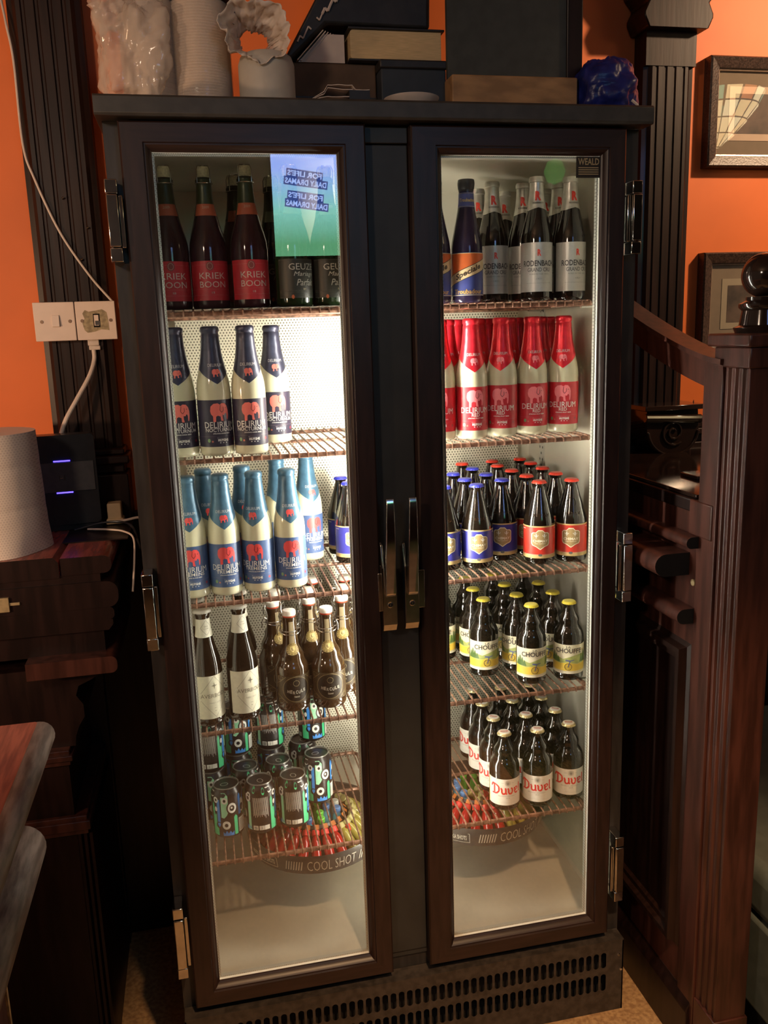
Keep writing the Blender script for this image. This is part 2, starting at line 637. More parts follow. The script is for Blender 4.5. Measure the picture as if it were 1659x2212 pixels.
# liner
X0, X1, Y0, Y1, Z0, Z1 = 0.025, 0.962, 0.045, 0.540, 0.235, 1.950
mb = MB()
mb.open_box(0.0205, 0.9645, Y0, 0.547, 0.226, 1.954, (0.0045, 0.0025), M_liner, tb=0.007, tz=(0.009, 0.004))
mb.build('liner', FR, smooth=False)
mb = MB()
mb.box(X0, 0.425, 0.038, 0.046, 0.236, 0.250, M_white)
mb.box(0.53, X1, 0.038, 0.046, 0.236, 0.250, M_white)
mb.box(0.950, X1, 0.038, 0.046, 0.25, 1.945, M_white)
mb.box(X0, 0.037, 0.038, 0.046, 0.25, 1.945, M_white)
mb.build('gasket', FR, bevel=0.001)
MB().box(0.06, 0.925, 0.522, 0.528, 0.47, 1.69, M_perf).build('perforated_panel', FR, smooth=False)
for x in (X0, X1 - 0.004):
    for y in (0.135, 0.44):
        MB().box(x, x + 0.004, y - 0.012, y + 0.012, 0.26, 1.93, M_strip).build('slotted_strip', FR, smooth=False)
TX, TY = 0.477, 0.086
a = MB().cyl((TX, TY, 1.06), (TX, TY, 1.69), 0.0195, M_tube, 20).build('light_tube', FR)
b = MB().cyl((TX, TY, 0.42), (TX, TY, 1.02), 0.0195, M_tube2, 20).build('light_tube', FR)
for tt in (a, b):
    z0, z1 = (1.06, 1.69) if tt is a else (0.42, 1.02)
    for zz_ in (z0 - 0.018, z1):
        MB().lathe([(0, 0.019), (0.018, 0.019)], M_white, 16, c=(TX, TY, zz_)).build('lamp_holder', tt)

MB().box(0.432, 0.437, 0.060, 0.300, 1.684, 1.948, M_liner).build('light_block_panel', FR)  # unseen panel added to keep tube light off the top left shelf


def hinge(parent, x0, z0, z1, leaf):
    mb = MB()
    h = 0.024
    for (a_, b_) in ((z0, z0 + h), (z1 - h, z1)):
        mb.box(x0, x0 + 0.021, -0.012, 0.034, a_, b_, M_chrome)
    mb.box(x0 + 0.001, x0 + 0.020, -0.015, 0.034, z0 + h + 0.0015, z1 - h - 0.0015, M_chrome)
    lx = (x0 + 0.021, x0 + 0.028) if leaf > 0 else (x0 - 0.007, x0)
    mb.box(lx[0], lx[1], -0.006, 0.004, z0 + h, z1 - h - 0.002, M_chrome)
    return mb.build('hinge', parent, bevel=0.0015)


def fridge_door(x0, x1, g0, g1, hx, leaf, hd):
    z0, z1, a, b = 0.211, 1.985, 0.258, 1.937
    mb = MB()
    loops = [(x0, x1, z0, z1, 0.0335), (x0, x1, z0, z1, 0.003), (x0 + 0.003, x1 - 0.003, z0 + 0.003, z1 - 0.003, 0.0),
             (g0 - 0.014, g1 + 0.014, a - 0.014, b + 0.014, 0.0), (g0 - 0.0125, g1 + 0.0125, a - 0.0125, b + 0.0125, 0.004),
             (g0 - 0.010, g1 + 0.010, a - 0.010, b + 0.010, 0.004), (g0 - 0.006, g1 + 0.006, a - 0.006, b + 0.006, 0.007),
             (g0 - 0.003, g1 + 0.003, a - 0.003, b + 0.003, 0.013), (g0, g1, a, b, 0.015), (g0, g1, a, b, 0.0190)]
    mb.rects(loops, M_door, mats=(M_doorh, M_door))
    mb.rects([(g0, g1, a, b, 0.0190), (g0, g1, a, b, 0.0335), (x0, x1, z0, z1, 0.0335)], M_white)
    d = mb.build('door', FR, ang=0.5)
    MB().box(g0 - 0.002, g1 + 0.002, 0.0190, 0.0225, a - 0.002, b + 0.002, M_pane).build('glass_pane', d, smooth=False)
    e = 0.0035
    MB().rects([(g0, g1, a, b, 0.025), (g0 + e, g1 - e, a + e, b - e, 0.025), (g0 + e, g1 - e, a + e, b - e, 0.033), (g0, g1, a, b, 0.033)], M_spacer).build('glazing_spacer', d, smooth=False)
    for (q0, q1) in ((1.750, 1.888), (1.029, 1.181), (0.300, 0.465)):
        hinge(d, hx, q0, q1, leaf)
    # lever handle hung on the free edge of the door
    xc = hd
    mb = MB()
    mb.box(xc - 0.0145, xc + 0.0145, -0.022, -0.004, 1.036, 1.155, M_chrome)
    mb.prism([(-0.022, 1.155), (-0.004, 1.155), (-0.004, 1.205), (-0.012, 1.200)], xc - 0.0145, xc - 0.010, M_chrome, axis='x')
    mb.prism([(-0.022, 1.155), (-0.004, 1.155), (-0.004, 1.205), (-0.012, 1.200)], xc + 0.010, xc + 0.0145, M_chrome, axis='x')
    mb.prism([(-0.022, 1.036), (-0.004, 1.036), (-0.002, 1.022), (-0.012, 1.020)], xc - 0.0145, xc + 0.0145, M_chrome, axis='x')
    # lever
    vs = []
    for (z, hw, y0, y1) in ((1.098, 0.0100, -0.031, -0.022), (1.104, 0.0102, -0.036, -0.022), (1.19, 0.0098, -0.046, -0.034), (1.29, 0.0075, -0.052, -0.044), (1.300, 0.0072, -0.048, -0.044)):
        vs += [(xc - hw, y0, z), (xc + hw, y0, z), (xc + hw, y1, z), (xc - hw, y1, z)]
    fs = [(0, 1, 2, 3), (16, 17, 18, 19)]
    for i in range(4):
        for k in range(4):
            fs.append((4 * i + k, 4 * i + (k + 1) % 4, 4 * i + 4 + (k + 1) % 4, 4 * i + 4 + k))
    mb.add(vs, fs, M_chrome)
    sgn = -1 if hd < 0.47 else 1
    mb.box(x1 - 0.006 if sgn < 0 else xc, xc if sgn < 0 else x0 + 0.006, -0.0045, 0.001, 1.06, 1.14, M_chrome)
    hh = mb.build('handle', d, bevel=0.0012)
    mb = MB()
    mb.add([(xc + 0.0062 * cos(t), -0.0225, 1.078 + 0.0062 * sin(t)) for t in [2 * pi * i / 16 for i in range(16)]] + [(xc + 0.0045 * cos(t), -0.0242, 1.078 + 0.0045 * sin(t)) for t in [2 * pi * i / 16 for i in range(16)]],
           [(i, (i + 1) % 16, 16 + (i + 1) % 16, 16 + i) for i in range(16)], M_chrome)
    mb.box(xc - 0.0045, xc + 0.0045, -0.0226, -0.0222, 1.0735, 1.0825, M_black)
    mb.box(xc - 0.001, xc + 0.001, -0.0236, -0.0225, 1.0750, 1.0800, M_chrome)
    mb.build('lock', d)
    return d


DL = fridge_door(0.0, 0.433, 0.053, 0.382, -0.0300, 1, 0.447)
DR = fridge_door(0.518, 0.950, 0.579, 0.903, 0.9590, -1, 0.4925)
mb = MB()
mb.box(0.853, 0.9025, 0.0165, 0.0185, 1.897, 1.936, M_sticker)
st = mb.build('sticker', DR, smooth=False)
pr = Print().text('WEALD', 0.878, 1.9265, 0.044, 0.0125, (0.45, 0.36, 0.20), bold=0.02)
for zz in (1.9155, 1.9115, 1.9075, 1.9035):
    pr.rect(0.857, 0.899, zz - 0.0009, zz + 0.0009, (0.45, 0.36, 0.20))
obj('lettering', pr.mesh('lettering', flat_y(0.0163), ds=None), DR)

# base with punched ventilation grille
mb = MB()
mb.box(-0.026, 0.990, 0.028, 0.034, 0.0, 0.190, M_void)
mb.box(-0.026, 0.990, -0.004, 0.034, 0.188, 0.1915, M_grille)
mb.box(-0.026, -0.023, -0.004, 0.034, 0.0, 0.188, M_grille)
mb.box(0.987, 0.990, -0.004, 0.034, 0.0, 0.188, M_grille)
pitch, x = 0.0189, 0.004
yg = -0.004
N = int((0.955 - x) / pitch)
xe = x + N * pitch
for (za, zb) in ((0.166, 0.188), (0.108, 0.117), (0.0, 0.055)):
    mb.box(-0.026, 0.990, yg, yg + 0.002, za, zb, M_grille)
for (za, zb) in ((0.117, 0.166), (0.055, 0.108)):
    mb.box(-0.026, x, yg, yg + 0.002, za, zb, M_grille)
    mb.box(xe, 0.990, yg, yg + 0.002, za, zb, M_grille)
    for i in range(N):
        cx, cz = x + (i + 0.5) * pitch, (za + zb) / 2
        w, h = pitch / 2, (zb - za) / 2
        r = 0.0068
        inner, outer = [], []
        for k in range(12):
            t = 2 * pi * k / 12 + pi / 12
            zz = r * sin(t) + (h - 0.004 - r) * (1 if sin(t) > 0 else -1)
            inner.append((cx + r * cos(t), yg, cz + zz))
            c_, s_ = cos(t), sin(t)
            if k in (1, 4, 7, 10) or abs(s_) > 0.9:
                pass
            ox = w * (1 if c_ > 0 else -1) if abs(c_) > 0.5 else w * c_ / 0.5 * 0.5
            oz = h * (1 if s_ > 0 else -1) if abs(s_) > 0.3 else h * s_ / 0.3 * 0.5
            outer.append((cx + ox, yg, cz + oz))
        mb.add(inner + outer, [(k, (k + 1) % 12, 12 + (k + 1) % 12, 12 + k) for k in range(12)], M_grille)
g = mb.build('ventilation_grille', FR, smooth=False)
for (sx, sz) in ((0.978, 0.150), (0.984, 0.110), (-0.015, 0.150)):
    mb = MB()
    mb.lathe([(0, 0.004), (0.002, 0.003)], M_chrome, 10)
    for i in range(len(mb.v) - 20, len(mb.v)):
        v = mb.v[i]
        mb.v[i] = (sx + v[0], yg - v[2], sz + v[1])
    mb.build('screw', FR)

# ------------------------------------------------------------------ wire shelves
SH = [1.668, 1.386, 1.092, 0.811, 0.508]
wire_me = None
ordn = ['top', 'second', 'third', 'fourth', 'lowest']
for side, (xa, xb) in (('left', (0.036, 0.4505)), ('right', (0.5035, 0.925))):
    for k, z in enumerate(SH):
        t = thing('wire_shelf', '%s brown wire shelf behind the %s fridge door' % (ordn[k], side), 'shelf', (0, 0, z), 0, 'wire shelves in the fridge')
        mb = MB()
        zz = -0.0086
        ya, yb, rc = 0.075, 0.490, 0.018
        pts = []
        for (cx, cy, a0) in ((xb - rc, ya + rc, -pi / 2), (xb - rc, yb - rc, 0), (xa + rc, yb - rc, pi / 2), (xa + rc, ya + rc, pi)):
            for i in range(5):
                a_ = a0 + pi / 2 * i / 4
                pts.append((cx + rc * cos(a_), cy + rc * sin(a_), zz))
        mb.tube(pts, 0.005, M_wire, 8, closed=True)
        mb.build('frame', t)
        MB().cyl((xa, 0.30, zz + 0.001), (xb, 0.30, zz + 0.001), 0.004, M_wire, 8).build('cross_bar', t)
        n = 22
        for i in range(n):
            x = xa + 0.012 + (xb - xa - 0.024) * i / (n - 1)
            if wire_me is None:
                w_ = MB().tube([(0, 0.0705, -0.013), (0, 0.0715, -0.0045), (0, 0.078, -0.0024), (0, 0.494, -0.0022)], 0.0021, M_wire, 6).build('wire', t)
                wire_me = w_.data
                w_.location = (x, 0, 0)
            else:
                obj('wire', wire_me, t, (x, 0, 0))
        for y in (0.135, 0.44):
            p0, p1 = (xb - 0.004, 0.9575) if side == 'right' else (0.0295, xa + 0.006)
            MB().box(p0, p1, y - 0.004, y + 0.004, zz - 0.008, zz - 0.004, M_chrome).build('clip', t, smooth=False)
# ------------------------------------------------------------------ bottles
G_brown = mat('brown_bottle_glass', (0.008, 0.005, 0.003), 0.09, spec=0.95, var=0.2, scale=20)
G_amber = mat('amber_bottle_glass', (0.042, 0.021, 0.008), 0.09, spec=0.95, var=0.2, scale=20)
G_green = mat('dark_green_bottle_glass', (0.010, 0.022, 0.008), 0.07, spec=0.5, var=0.2, scale=20)
G_plum = mat('plum_bottle_glass', (0.030, 0.012, 0.016), 0.07, spec=0.5, var=0.2, scale=20)
G_cream = mat('cream_painted_glass', (0.62, 0.60, 0.42), 0.16, spec=0.5, var=0.03, scale=20, coat=0.4)
F_silver = mat('silver_foil', (0.62, 0.61, 0.56), 0.30, metal=0.75, var=0.1, scale=90, bump=0.35)
F_navy = mat('navy_foil', (0.045, 0.05, 0.085), 0.34, metal=0.3, var=0.1, scale=90, bump=0.35)
F_teal = mat('steel_blue_foil', (0.06, 0.14, 0.22), 0.34, metal=0.3, var=0.1, scale=90, bump=0.35)
F_red = mat('red_foil', (0.68, 0.02, 0.035), 0.30, metal=0.35, var=0.1, scale=90, bump=0.35)
M_ceramic = mat('white_ceramic', (0.80, 0.78, 0.70), 0.25, var=0.03, scale=50)
M_rubber = mat('red_rubber_ring', (0.65, 0.07, 0.03), 0.5, var=0.05, scale=50)
M_cork = mat('pale_cork', (0.72, 0.72, 0.50), 0.7, var=0.15, scale=200)
M_bail = mat('steel_wire', (0.55, 0.53, 0.50), 0.25, metal=1.0, var=0.05, scale=50)
M_tab = mat('can_pull_tab', (0.70, 0.68, 0.62), 0.3, metal=0.5, var=0.05, scale=60)
M_can = mat('black_can_metal', (0.018, 0.017, 0.018), 0.28, metal=0.2, var=0.1, scale=60)
M_lid = mat('dark_can_lid', (0.34, 0.33, 0.30), 0.32, metal=0.5, var=0.1, scale=60)
WHT = (0.80, 0.79, 0.74)
P_del = [(0, .86), (.01, .96), (.03, 1), (.50, 1), (.56, .965), (.60, .91), (.65, .82), (.70, .73), (.76, .64), (.82, .575), (.90, .52), (.938, .51), (.942, .49), (.955, .49), (.96, .53), (.985, .53), (.995, .50), (1.0, .40)]
P_rod = [(0, .90), (.01, .97), (.03, 1), (.49, 1), (.54, .97), (.60, .87), (.66, .75), (.73, .62), (.80, .51), (.88, .45), (.94, .42), (.955, .42), (.96, .47), (.985, .47), (1, .42)]
P_tro = [(0, .90), (.01, .97), (.03, 1), (.44, 1), (.50, .95), (.58, .82), (.66, .70), (.74, .58), (.80, .50), (.90, .46), (.92, .46), (.925, .50), (.96, .52), (.975, .52), (1, .48)]
P_cha = [(0, .92), (.01, .98), (.03, 1), (.42, 1), (.48, .965), (.54, .87), (.62, .70), (.70, .56), (.76, .47), (.84, .41), (.90, .385), (.915, .43), (.93, .43), (.935, .385), (.945, .385)]
P_chi = [(0, .93), (.01, .98), (.03, 1), (.48, 1), (.52, .965), (.58, .875), (.66, .75), (.74, .63), (.80, .53), (.85, .45), (.89, .40), (.905, .37), (.925, .37), (.93, .40), (.95, .40), (.955, .35)]
P_ste = [(0, .93), (.012, .98), (.035, 1), (.50, 1), (.53, .995), (.56, .98), (.59, .945), (.615, .89), (.64, .81), (.66, .735), (.68, .685), (.70, .665), (.72, .668), (.742, .680), (.762, .668), (.785, .615), (.81, .53), (.835, .45), (.86, .395), (.89, .368), (.915, .36), (.925, .40), (.95, .40), (.955, .35)]
P_avb = [(0, .92), (.01, .98), (.03, 1), (.46, 1), (.52, .955), (.58, .86), (.65, .71), (.72, .58), (.80, .49), (.88, .44), (.925, .42), (.93, .46), (.965, .46), (.97, .38)]
P_her = [(0, .92), (.015, .98), (.04, 1), (.39, 1), (.42, .98), (.45, .92), (.475, .84), (.50, .775), (.52, .745), (.54, .735), (.56, .715), (.585, .64), (.61, .55), (.64, .485), (.68, .445), (.75, .415), (.85, .385), (.90, .37), (.905, .41), (.93, .41), (.935, .35)]
P_can = [(0, .76), (.012, .80), (.05, .97), (.075, 1), (.86, 1), (.90, .96), (.945, .84), (.975, .80), (.985, .84), (1.0, .84)]


def sc(prof, H, R):
    return [(z * H, r * R) for z, r in prof]


def lathe_obj(name, prof, mt, parent, n=28, caps=True):
    return MB().lathe(prof, mt, n, caps=caps).build(name, parent, ang=0.9)


def crown(parent, z0, r, side, top, name='crown_cap'):
    mb = MB()
    n = 42
    vs, fs = [], []
    for (dz, rr, k) in ((0, r * 1.10, 0.06), (0.0022, r * 1.05, 0.04), (0.0046, r, 0.0), (0.0058, r * 0.9, 0), (0.0062, r * 0.6, 0)):
        for i in range(n):
            a = 2 * pi * i / n
            q = rr * (1 + k * (1 if i % 2 else -1))
            vs.append((q * cos(a), q * sin(a), z0 + dz))
    for j in range(3):
        for i in range(n):
            fs.append((j * n + i, j * n + (i + 1) % n, (j + 1) * n + (i + 1) % n, (j + 1) * n + i))
    mb.add(vs, fs, side)
    mb.add(vs[3 * n:], [(i, (i + 1) % n, n + (i + 1) % n, n + i) for i in range(n)] + [tuple(range(n, 2 * n))], top)
    return mb.build(name, parent, ang=0.7)


def foil(parent, prof, R, zlo, ztop, mt, off=0.0005, na=40, nz=9, name='neck_foil'):
    vs, fs = [], []
    tops = [z for z, r in prof if z > prof[-1][0] * .93 and z < ztop - 1e-6] + [ztop]
    ts = [j / 8 for j in range(8)]
    nz = 8 + len(tops)
    for j in range(nz):
        for i in range(na):
            a = 2 * pi * i / na
            aa = abs((a + pi) % (2 * pi) - pi)
            lo = zlo(aa)
            z = lo + (min(prof[-1][0] * .925, ztop - .003) - lo) * j / 7.5 if j < 8 else tops[j - 8]
            r = interp(prof, z) + off
            vs.append((r * sin(a), -r * cos(a), z + (0.0007 if j == nz - 1 else 0)))
    for j in range(nz - 1):
        for i in range(na):
            fs.append((j * na + i, j * na + (i + 1) % na, (j + 1) * na + (i + 1) % na, (j + 1) * na + i))
    fs.append(tuple(range((nz - 1) * na, nz * na)))
    return MB().add(vs, fs, mt).build(name, parent, ang=0.9)


def label_pair(parent, prof, R, bg, art, name='label', dt=None):
    w = wrap_bottle(prof, R)
    l_ = obj(name, bg.mesh(name, w, dt=dt), parent)
    if art.items:
        obj('lettering', art.mesh('lettering', w, dt=dt), l_)
    return l_


def elephant(p, cx, cz, s, c, dk):
    """a plain walking elephant emblem, facing right"""
    body = [(-.50, .10), (-.46, .34), (-.30, .48), (-.08, .50), (.04, .42), (.14, .50), (.32, .48), (.44, .34), (.50, .12), (.50, -.12), (.46, -.40), (.40, -.40), (.40, -.14), (.36, -.04),
            (.30, -.06), (.26, -.14), (.16, -.12), (.16, -.30), (.20, -.46), (.06, -.46), (.04, -.22), (-.10, -.16), (-.20, -.22), (-.22, -.50), (-.36, -.50), (-.36, -.20), (-.46, -.08)]
    p.poly([(cx + x * s, cz + z * s) for x, z in body], c, 1)
    p.line([(cx + x * s, cz + z * s) for x, z in ((.06, .40), (.02, .12), (.12, .0), (.22, .12), (.22, .30))], s * 0.035, dk, 2)
    p.ell(cx + .34 * s, cz + .24 * s, .03 * s, .03 * s, dk, 2, n=8)


PROTO = {}


def bottle_root(kind, lab, cat, loc, rz, group, nm):
    return thing(nm, lab, cat, loc, rz, group)


def make_delirium(root, foilm, bgc, elc, second, small):
    H, R = .250, .0335
    prof = sc(P_del, H, R)
    lathe_obj('body', prof, G_cream, root)
    foil(root, prof, R, lambda a: H * (.56 + .11 * min(a / 1.35, 1)), H * 1.0, foilm)
    bg = Print().rect(-R * 1.75, R * 1.75, .0185, .1100, bgc)
    ar = Print()
    elephant(ar, 0.0, .0855, .036, elc, tuple(x * .25 for x in elc))
    ar.text('DELIRIUM', 0, .0615, .062, .0118, WHT, bold=0.0)
    ar.text(second, 0.001, .0515, .0068 * len(second) if len(second) > 3 else .017, .0070, WHT, bold=0.008)
    ar.text(small, 0.002, .0445, .034, .0024, WHT, bold=0.02)
    ar.rect(-R * 1.7, R * 1.7, .0385, .0389, (0.5, 0.35, 0.4))
    ar.text('HUYGHE', 0.004, .0315, .021, .0052, WHT, bold=0.05)
    ar.rect(-.008, .016, .0358, .0362, WHT)
    for dx in (-.002, .004, .010):
        ar.ell(dx, .0262, .0014, .0009, WHT, n=8)
    ar.ell(-.024, .031, .003, .0038, (0.2, 0.35, 0.15), n=10)
    ar.ell(-.017, .029, .002, .002, (0.5, 0.15, 0.1), n=8)
    ar.ell(.030, .031, .003, .003, (0.3, 0.03, 0.05), n=10)
    label_pair(root, prof, R, bg, ar)
    na = Print()
    na.text('DELIRIUM', 0, .1765, .030, .0058, (0.55, 0.55, 0.55), lay=3)
    elephant(na, 0.0, .1615, .015, elc, tuple(x * .25 for x in elc))
    for i, it in enumerate(na.items):
        na.items[i] = (it[0], it[1], it[2], it[3] + 3)
    rr = interp(prof, .168)
    obj('neck_print', na.mesh('neck_print', lambda s, t, off: Vector(((interp(prof, t) + off) * sin(s / rr), -(interp(prof, t) + off) * cos(s / rr), t)), ds=.004, dt=.006), root)


def make_kriek(root, geuze=False):
    H, R = .262, .0368
    prof = sc(P_cha, H / .945 * .945, R)
    lathe_obj('body', prof, G_green if geuze else G_plum, root)
    mb = MB().lathe([(.940 * H, .0108), (.965 * H, .0125), (1.01 * H, .0130), (1.022 * H, .0118)], M_cork, 18)
    ck = mb.build('cork', root)
    wr = MB()
    for i in range(4):
        a = pi / 4 + i * pi / 2
        wr.tube([(.0170 * cos(a), .0170 * sin(a), .905 * H), (.0172 * cos(a), .0172 * sin(a), 1.0 * H), (.0135 * cos(a), .0135 * sin(a), 1.028 * H), (.004 * cos(a), .004 * sin(a), 1.032 * H)], .0009, M_bail, 5)
    wr.tube([(.0170 * cos(t), .0170 * sin(t), .905 * H) for t in [2 * pi * i / 16 for i in range(16)]], .0008, M_bail, 5, closed=True)
    wr.build('wire_cage', root)
    if not geuze:
        bg = Print().rect(-R * 1.25, R * 1.25, .0155, .0905, (0.50, 0.022, 0.035))
        ar = Print()
        c = (0.62, 0.52, 0.45)
        for z in (.0825, .0255, .0365):
            ar.rect(-R * 1.2, R * 1.2, z, z + .0005, (0.55, 0.30, 0.25))
        ar.ell(0, .0805, .0075, .0085, (0.22, 0.05, 0.04))
        ar.ring(0, .0805, .0055, .0065, .001, (0.5, 0.25, 0.2), 2)
        ar.text('KRIEK', 0.004, .0625, .052, .0118, c)
        ar.text('BOON', 0.004, .0460, .052, .0118, c)
        ar.rect(.000, .006, .0285, .0325, c)
    else:
        bg = Print().rect(-R * 1.3, R * 1.3, .0155, .0905, (0.030, 0.034, 0.026))
        ar = Print()
        for z in (.088, .0295, .0265, .0165):
            ar.rect(-R * 1.25, R * 1.25, z, z + .0006, (0.35, 0.36, 0.30))
        ar.text('GEUZE', 0.004, .0755, .056, .0122, (0.62, 0.62, 0.55))
        ar.text('Mariage', 0.008, .0605, .046, .0110, (0.62, 0.62, 0.55), shear=0.3)
        ar.text('Parfait', 0.010, .0455, .040, .0125, (0.62, 0.62, 0.55), shear=0.3)
        ar.rect(.004, .010, .031, .0345, (0.55, 0.50, 0.30))
        ar.ell(-.018, .018, .003, .004, (0.6, 0.15, 0.05), n=10)
    label_pair(root, prof, R, bg, ar)
    foil(root, prof, R, lambda a: H * .68, H * .938, mat('dark_green_neck_foil', (0.035, 0.05, 0.02), 0.35, metal=0.3, var=0.1, scale=60), name='neck_foil')
    w = Print().rect(-.022, .022, .176, .198, (0.42, 0.10, 0.045) if not geuze else (0.12, 0.16, 0.08))
    rr = .0205
    wrp = lambda s, t, off: Vector(((interp(prof, t) + off + .0008) * sin(s / rr), -(interp(prof, t) + off + .0008) * cos(s / rr), t))
    nl = obj('neck_label', w.mesh('neck_label', wrp, ds=.004, dt=.006), root)
    obj('lettering', Print().text('2009', 0, .1915, .013, .005, (0.5, 0.35, 0.25)).rect(-.014, .014, .183, .1835, (0.2, 0.05, 0.02)).mesh('lettering', wrp, ds=.004), nl)


def make_troubadour(root):
    H, R = .245, .0328
    prof = sc(P_tro, H, R)
    lathe_obj('body', prof, mat('blue_brown_bottle_glass', (0.025, 0.018, 0.045), 0.08, var=0.3, scale=15), root)
    foil(root, prof, R, lambda a: H * .905, H * .995, M_black, name='black_cap')
    S = R * 1.6
    bg = Print().rect(-S, S, .014, .1, (0.05, 0.07, 0.28))
    ar = Print()
    ar.poly([(-S, .048), (-S, .098), (S, .098), (S, .080)], (0.62, 0.13, 0.03), 1)
    ar.poly([(-S, .030), (-S, .049), (S, .093), (S, .072)], (0.78, 0.62, 0.36), 2)
    ar.line([(-S, .0495), (S, .0935)], .0012, (0.05, 0.04, 0.03), 3)
    ar.line([(-S, .0298), (S, .0718)], .0012, (0.05, 0.04, 0.03), 3)
    ar.text('Speciale', 0, .0608, .060, .014, (0.05, 0.03, 0.02), 3, bold=0.03, shear=0.3, rot=.41)
    ar.text('Troubadour', 0, .0225, .062, .0095, (0.75, 0.45, 0.10), 3, bold=0.02)
    for z in (.0155, .0985):
        ar.rect(-S, S, z - .0006, z + .0006, (0.75, 0.62, 0.35), 3)
    label_pair(root, prof, R, bg, ar)
    rr = .0145
    wrp = lambda s, t, off: Vector(((interp(prof, t) + off) * sin(s / rr), -(interp(prof, t) + off) * cos(s / rr), t))
    nl = obj('neck_label', Print().rect(-.04, .04, .190, .219, (0.07, 0.09, 0.28)).mesh('neck_label', wrp, ds=.004, dt=.008), root)
    n2 = Print().text('Troubadour', .002, .204, .032, .007, (0.75, 0.55, 0.2), bold=0.02)
    for z in (.1915, .2175):
        n2.rect(-.04, .04, z - .0006, z + .0006, (0.75, 0.65, 0.4))
    obj('lettering', n2.mesh('lettering', wrp, ds=.004), nl)


def make_rodenbach(root):
    H, R = .253, .0335
    prof = sc(P_rod, H, R)
    lathe_obj('body', prof, G_brown, root)
    foil(root, prof, R, lambda a: H * (.755 - .02 * min(a, 1)), H, F_silver)
    bg = Print().rect(-R * 1.55, R * 1.55, .0195, .120, (0.60, 0.60, 0.56), rough=0.35, metal=0.4)
    ar = Print()
    dk = (0.05, 0.05, 0.05)
    ar.text('R', 0, .099, .0078, .0135, (0.75, 0.06, 0.03), bold=0.05)
    ar.text('RODENBACH', 0, .0775, .070, .0120, dk, bold=0.02)
    ar.text('GRAND CRU', 0, .0645, .050, .0085, (0.14, 0.14, 0.14), bold=0.02)
    ar.text('AGED IN OAK VATS', 0, .0555, .042, .0030, (0.2, 0.2, 0.2))
    ar.text('1821', 0, .0460, .011, .0034, (0.25, 0.25, 0.25))
    ar.rect(-.028, .028, .0370, .0374, dk)
    label_pair(root, prof, R, bg, ar)
    rr = .0158
    n2 = Print().text('R', 0, .2145, .0115, .0190, (0.72, 0.05, 0.03), 5, bold=0.06).text('RODENBACH', 0, .2005, .020, .0036, dk, 5, bold=0.02)
    obj('neck_print', n2.mesh('neck_print', lambda s, t, off: Vector(((interp(prof, t) + off) * sin(s / rr), -(interp(prof, t) + off) * cos(s / rr), t)), ds=.004, dt=.01), root)


def make_chimay(root, bgc, capc):
    H, R = .190, .0352
    prof = sc(P_chi, H, R)
    lathe_obj('body', prof, G_brown, root)
    crown(root, .955 * H - .0015, .0148, mat('cap_enamel', capc, 0.25, var=0.03, scale=60), mat('cap_enamel_top', tuple(min(1, c * .9 + .08) for c in capc), 0.35, var=0.03, scale=60))
    S = R * 1.5
    gold = (0.55, 0.40, 0.17)
    bg = Print().rect(-S, S, .0140, .0880, bgc)
    ar = Print()
    ar.rect(-S, S, .0140, .0215, gold, 1).rect(-S, S, .0850, .0880, gold, 1)
    ar.rect(-S, S, .0220, .0226, (0.8, 0.7, 0.5), 1)
    def shield(k, c, lay):
        q = [(-.0205, .070), (-.017, .0735), (-.010, .0738), (-.005, .0790), (.005, .0790), (.010, .0738), (.017, .0735), (.0205, .070), (.0205, .048), (.018, .0435), (.010, .0405), (0, .0335), (-.010, .0405), (-.018, .0435), (-.0205, .048)]
        ar.poly([(x * k, .0575 + (z - .0575) * k) for x, z in q], c, lay)
    shield(1.0, (0.82, 0.74, 0.55), 1)
    shield(.91, (0.36, 0.25, 0.11), 2)
    for dx in (-.009, .009):
        ar.ell(dx, .0670, .0013, .0045, WHT, 3, n=8).line([(dx - .0042, .0680), (dx - .0035, .0655), (dx, .0640), (dx + .0035, .0655), (dx + .0042, .0680)], .0010, WHT, 3).line([(dx, .0640), (dx, .0600)], .0011, WHT, 3)
    ar.text('CHIMAY', 0, .0540, .033, .0060, (0.85, 0.80, 0.65), 3, bold=0.02)
    ar.text('PERES TRAPPISTES', 0, .0480, .024, .0020, (0.85, 0.80, 0.65), 3)
    ar.ell(0, .0215, .0045, .003, (0.12, 0.12, 0.12), 2, n=12)
    ar.rect(-.047, -.037, .0800, .0812, WHT, 2).rect(.037, .047, .0800, .0812, WHT, 2)
    label_pair(root, prof, R, bg, ar)
    # relief on the shoulder: embossed ring and dotted lettering
    pr = Print()
    pr.ring(0, .136, .011, .010, .0008, (0.020, 0.009, 0.005), 2, rough=.07)
    pr.text('CHIMAY', 0, .112, .034, .006, (0.03, 0.015, 0.008), 2, rough=.07)
    rr = .024
    obj('embossing', pr.mesh('embossing', lambda s, t, off: Vector(((interp(prof, t) + off * 1.6) * sin(s / rr), -(interp(prof, t) + off * 1.6) * cos(s / rr), t)), ds=.004, dt=.004), root)


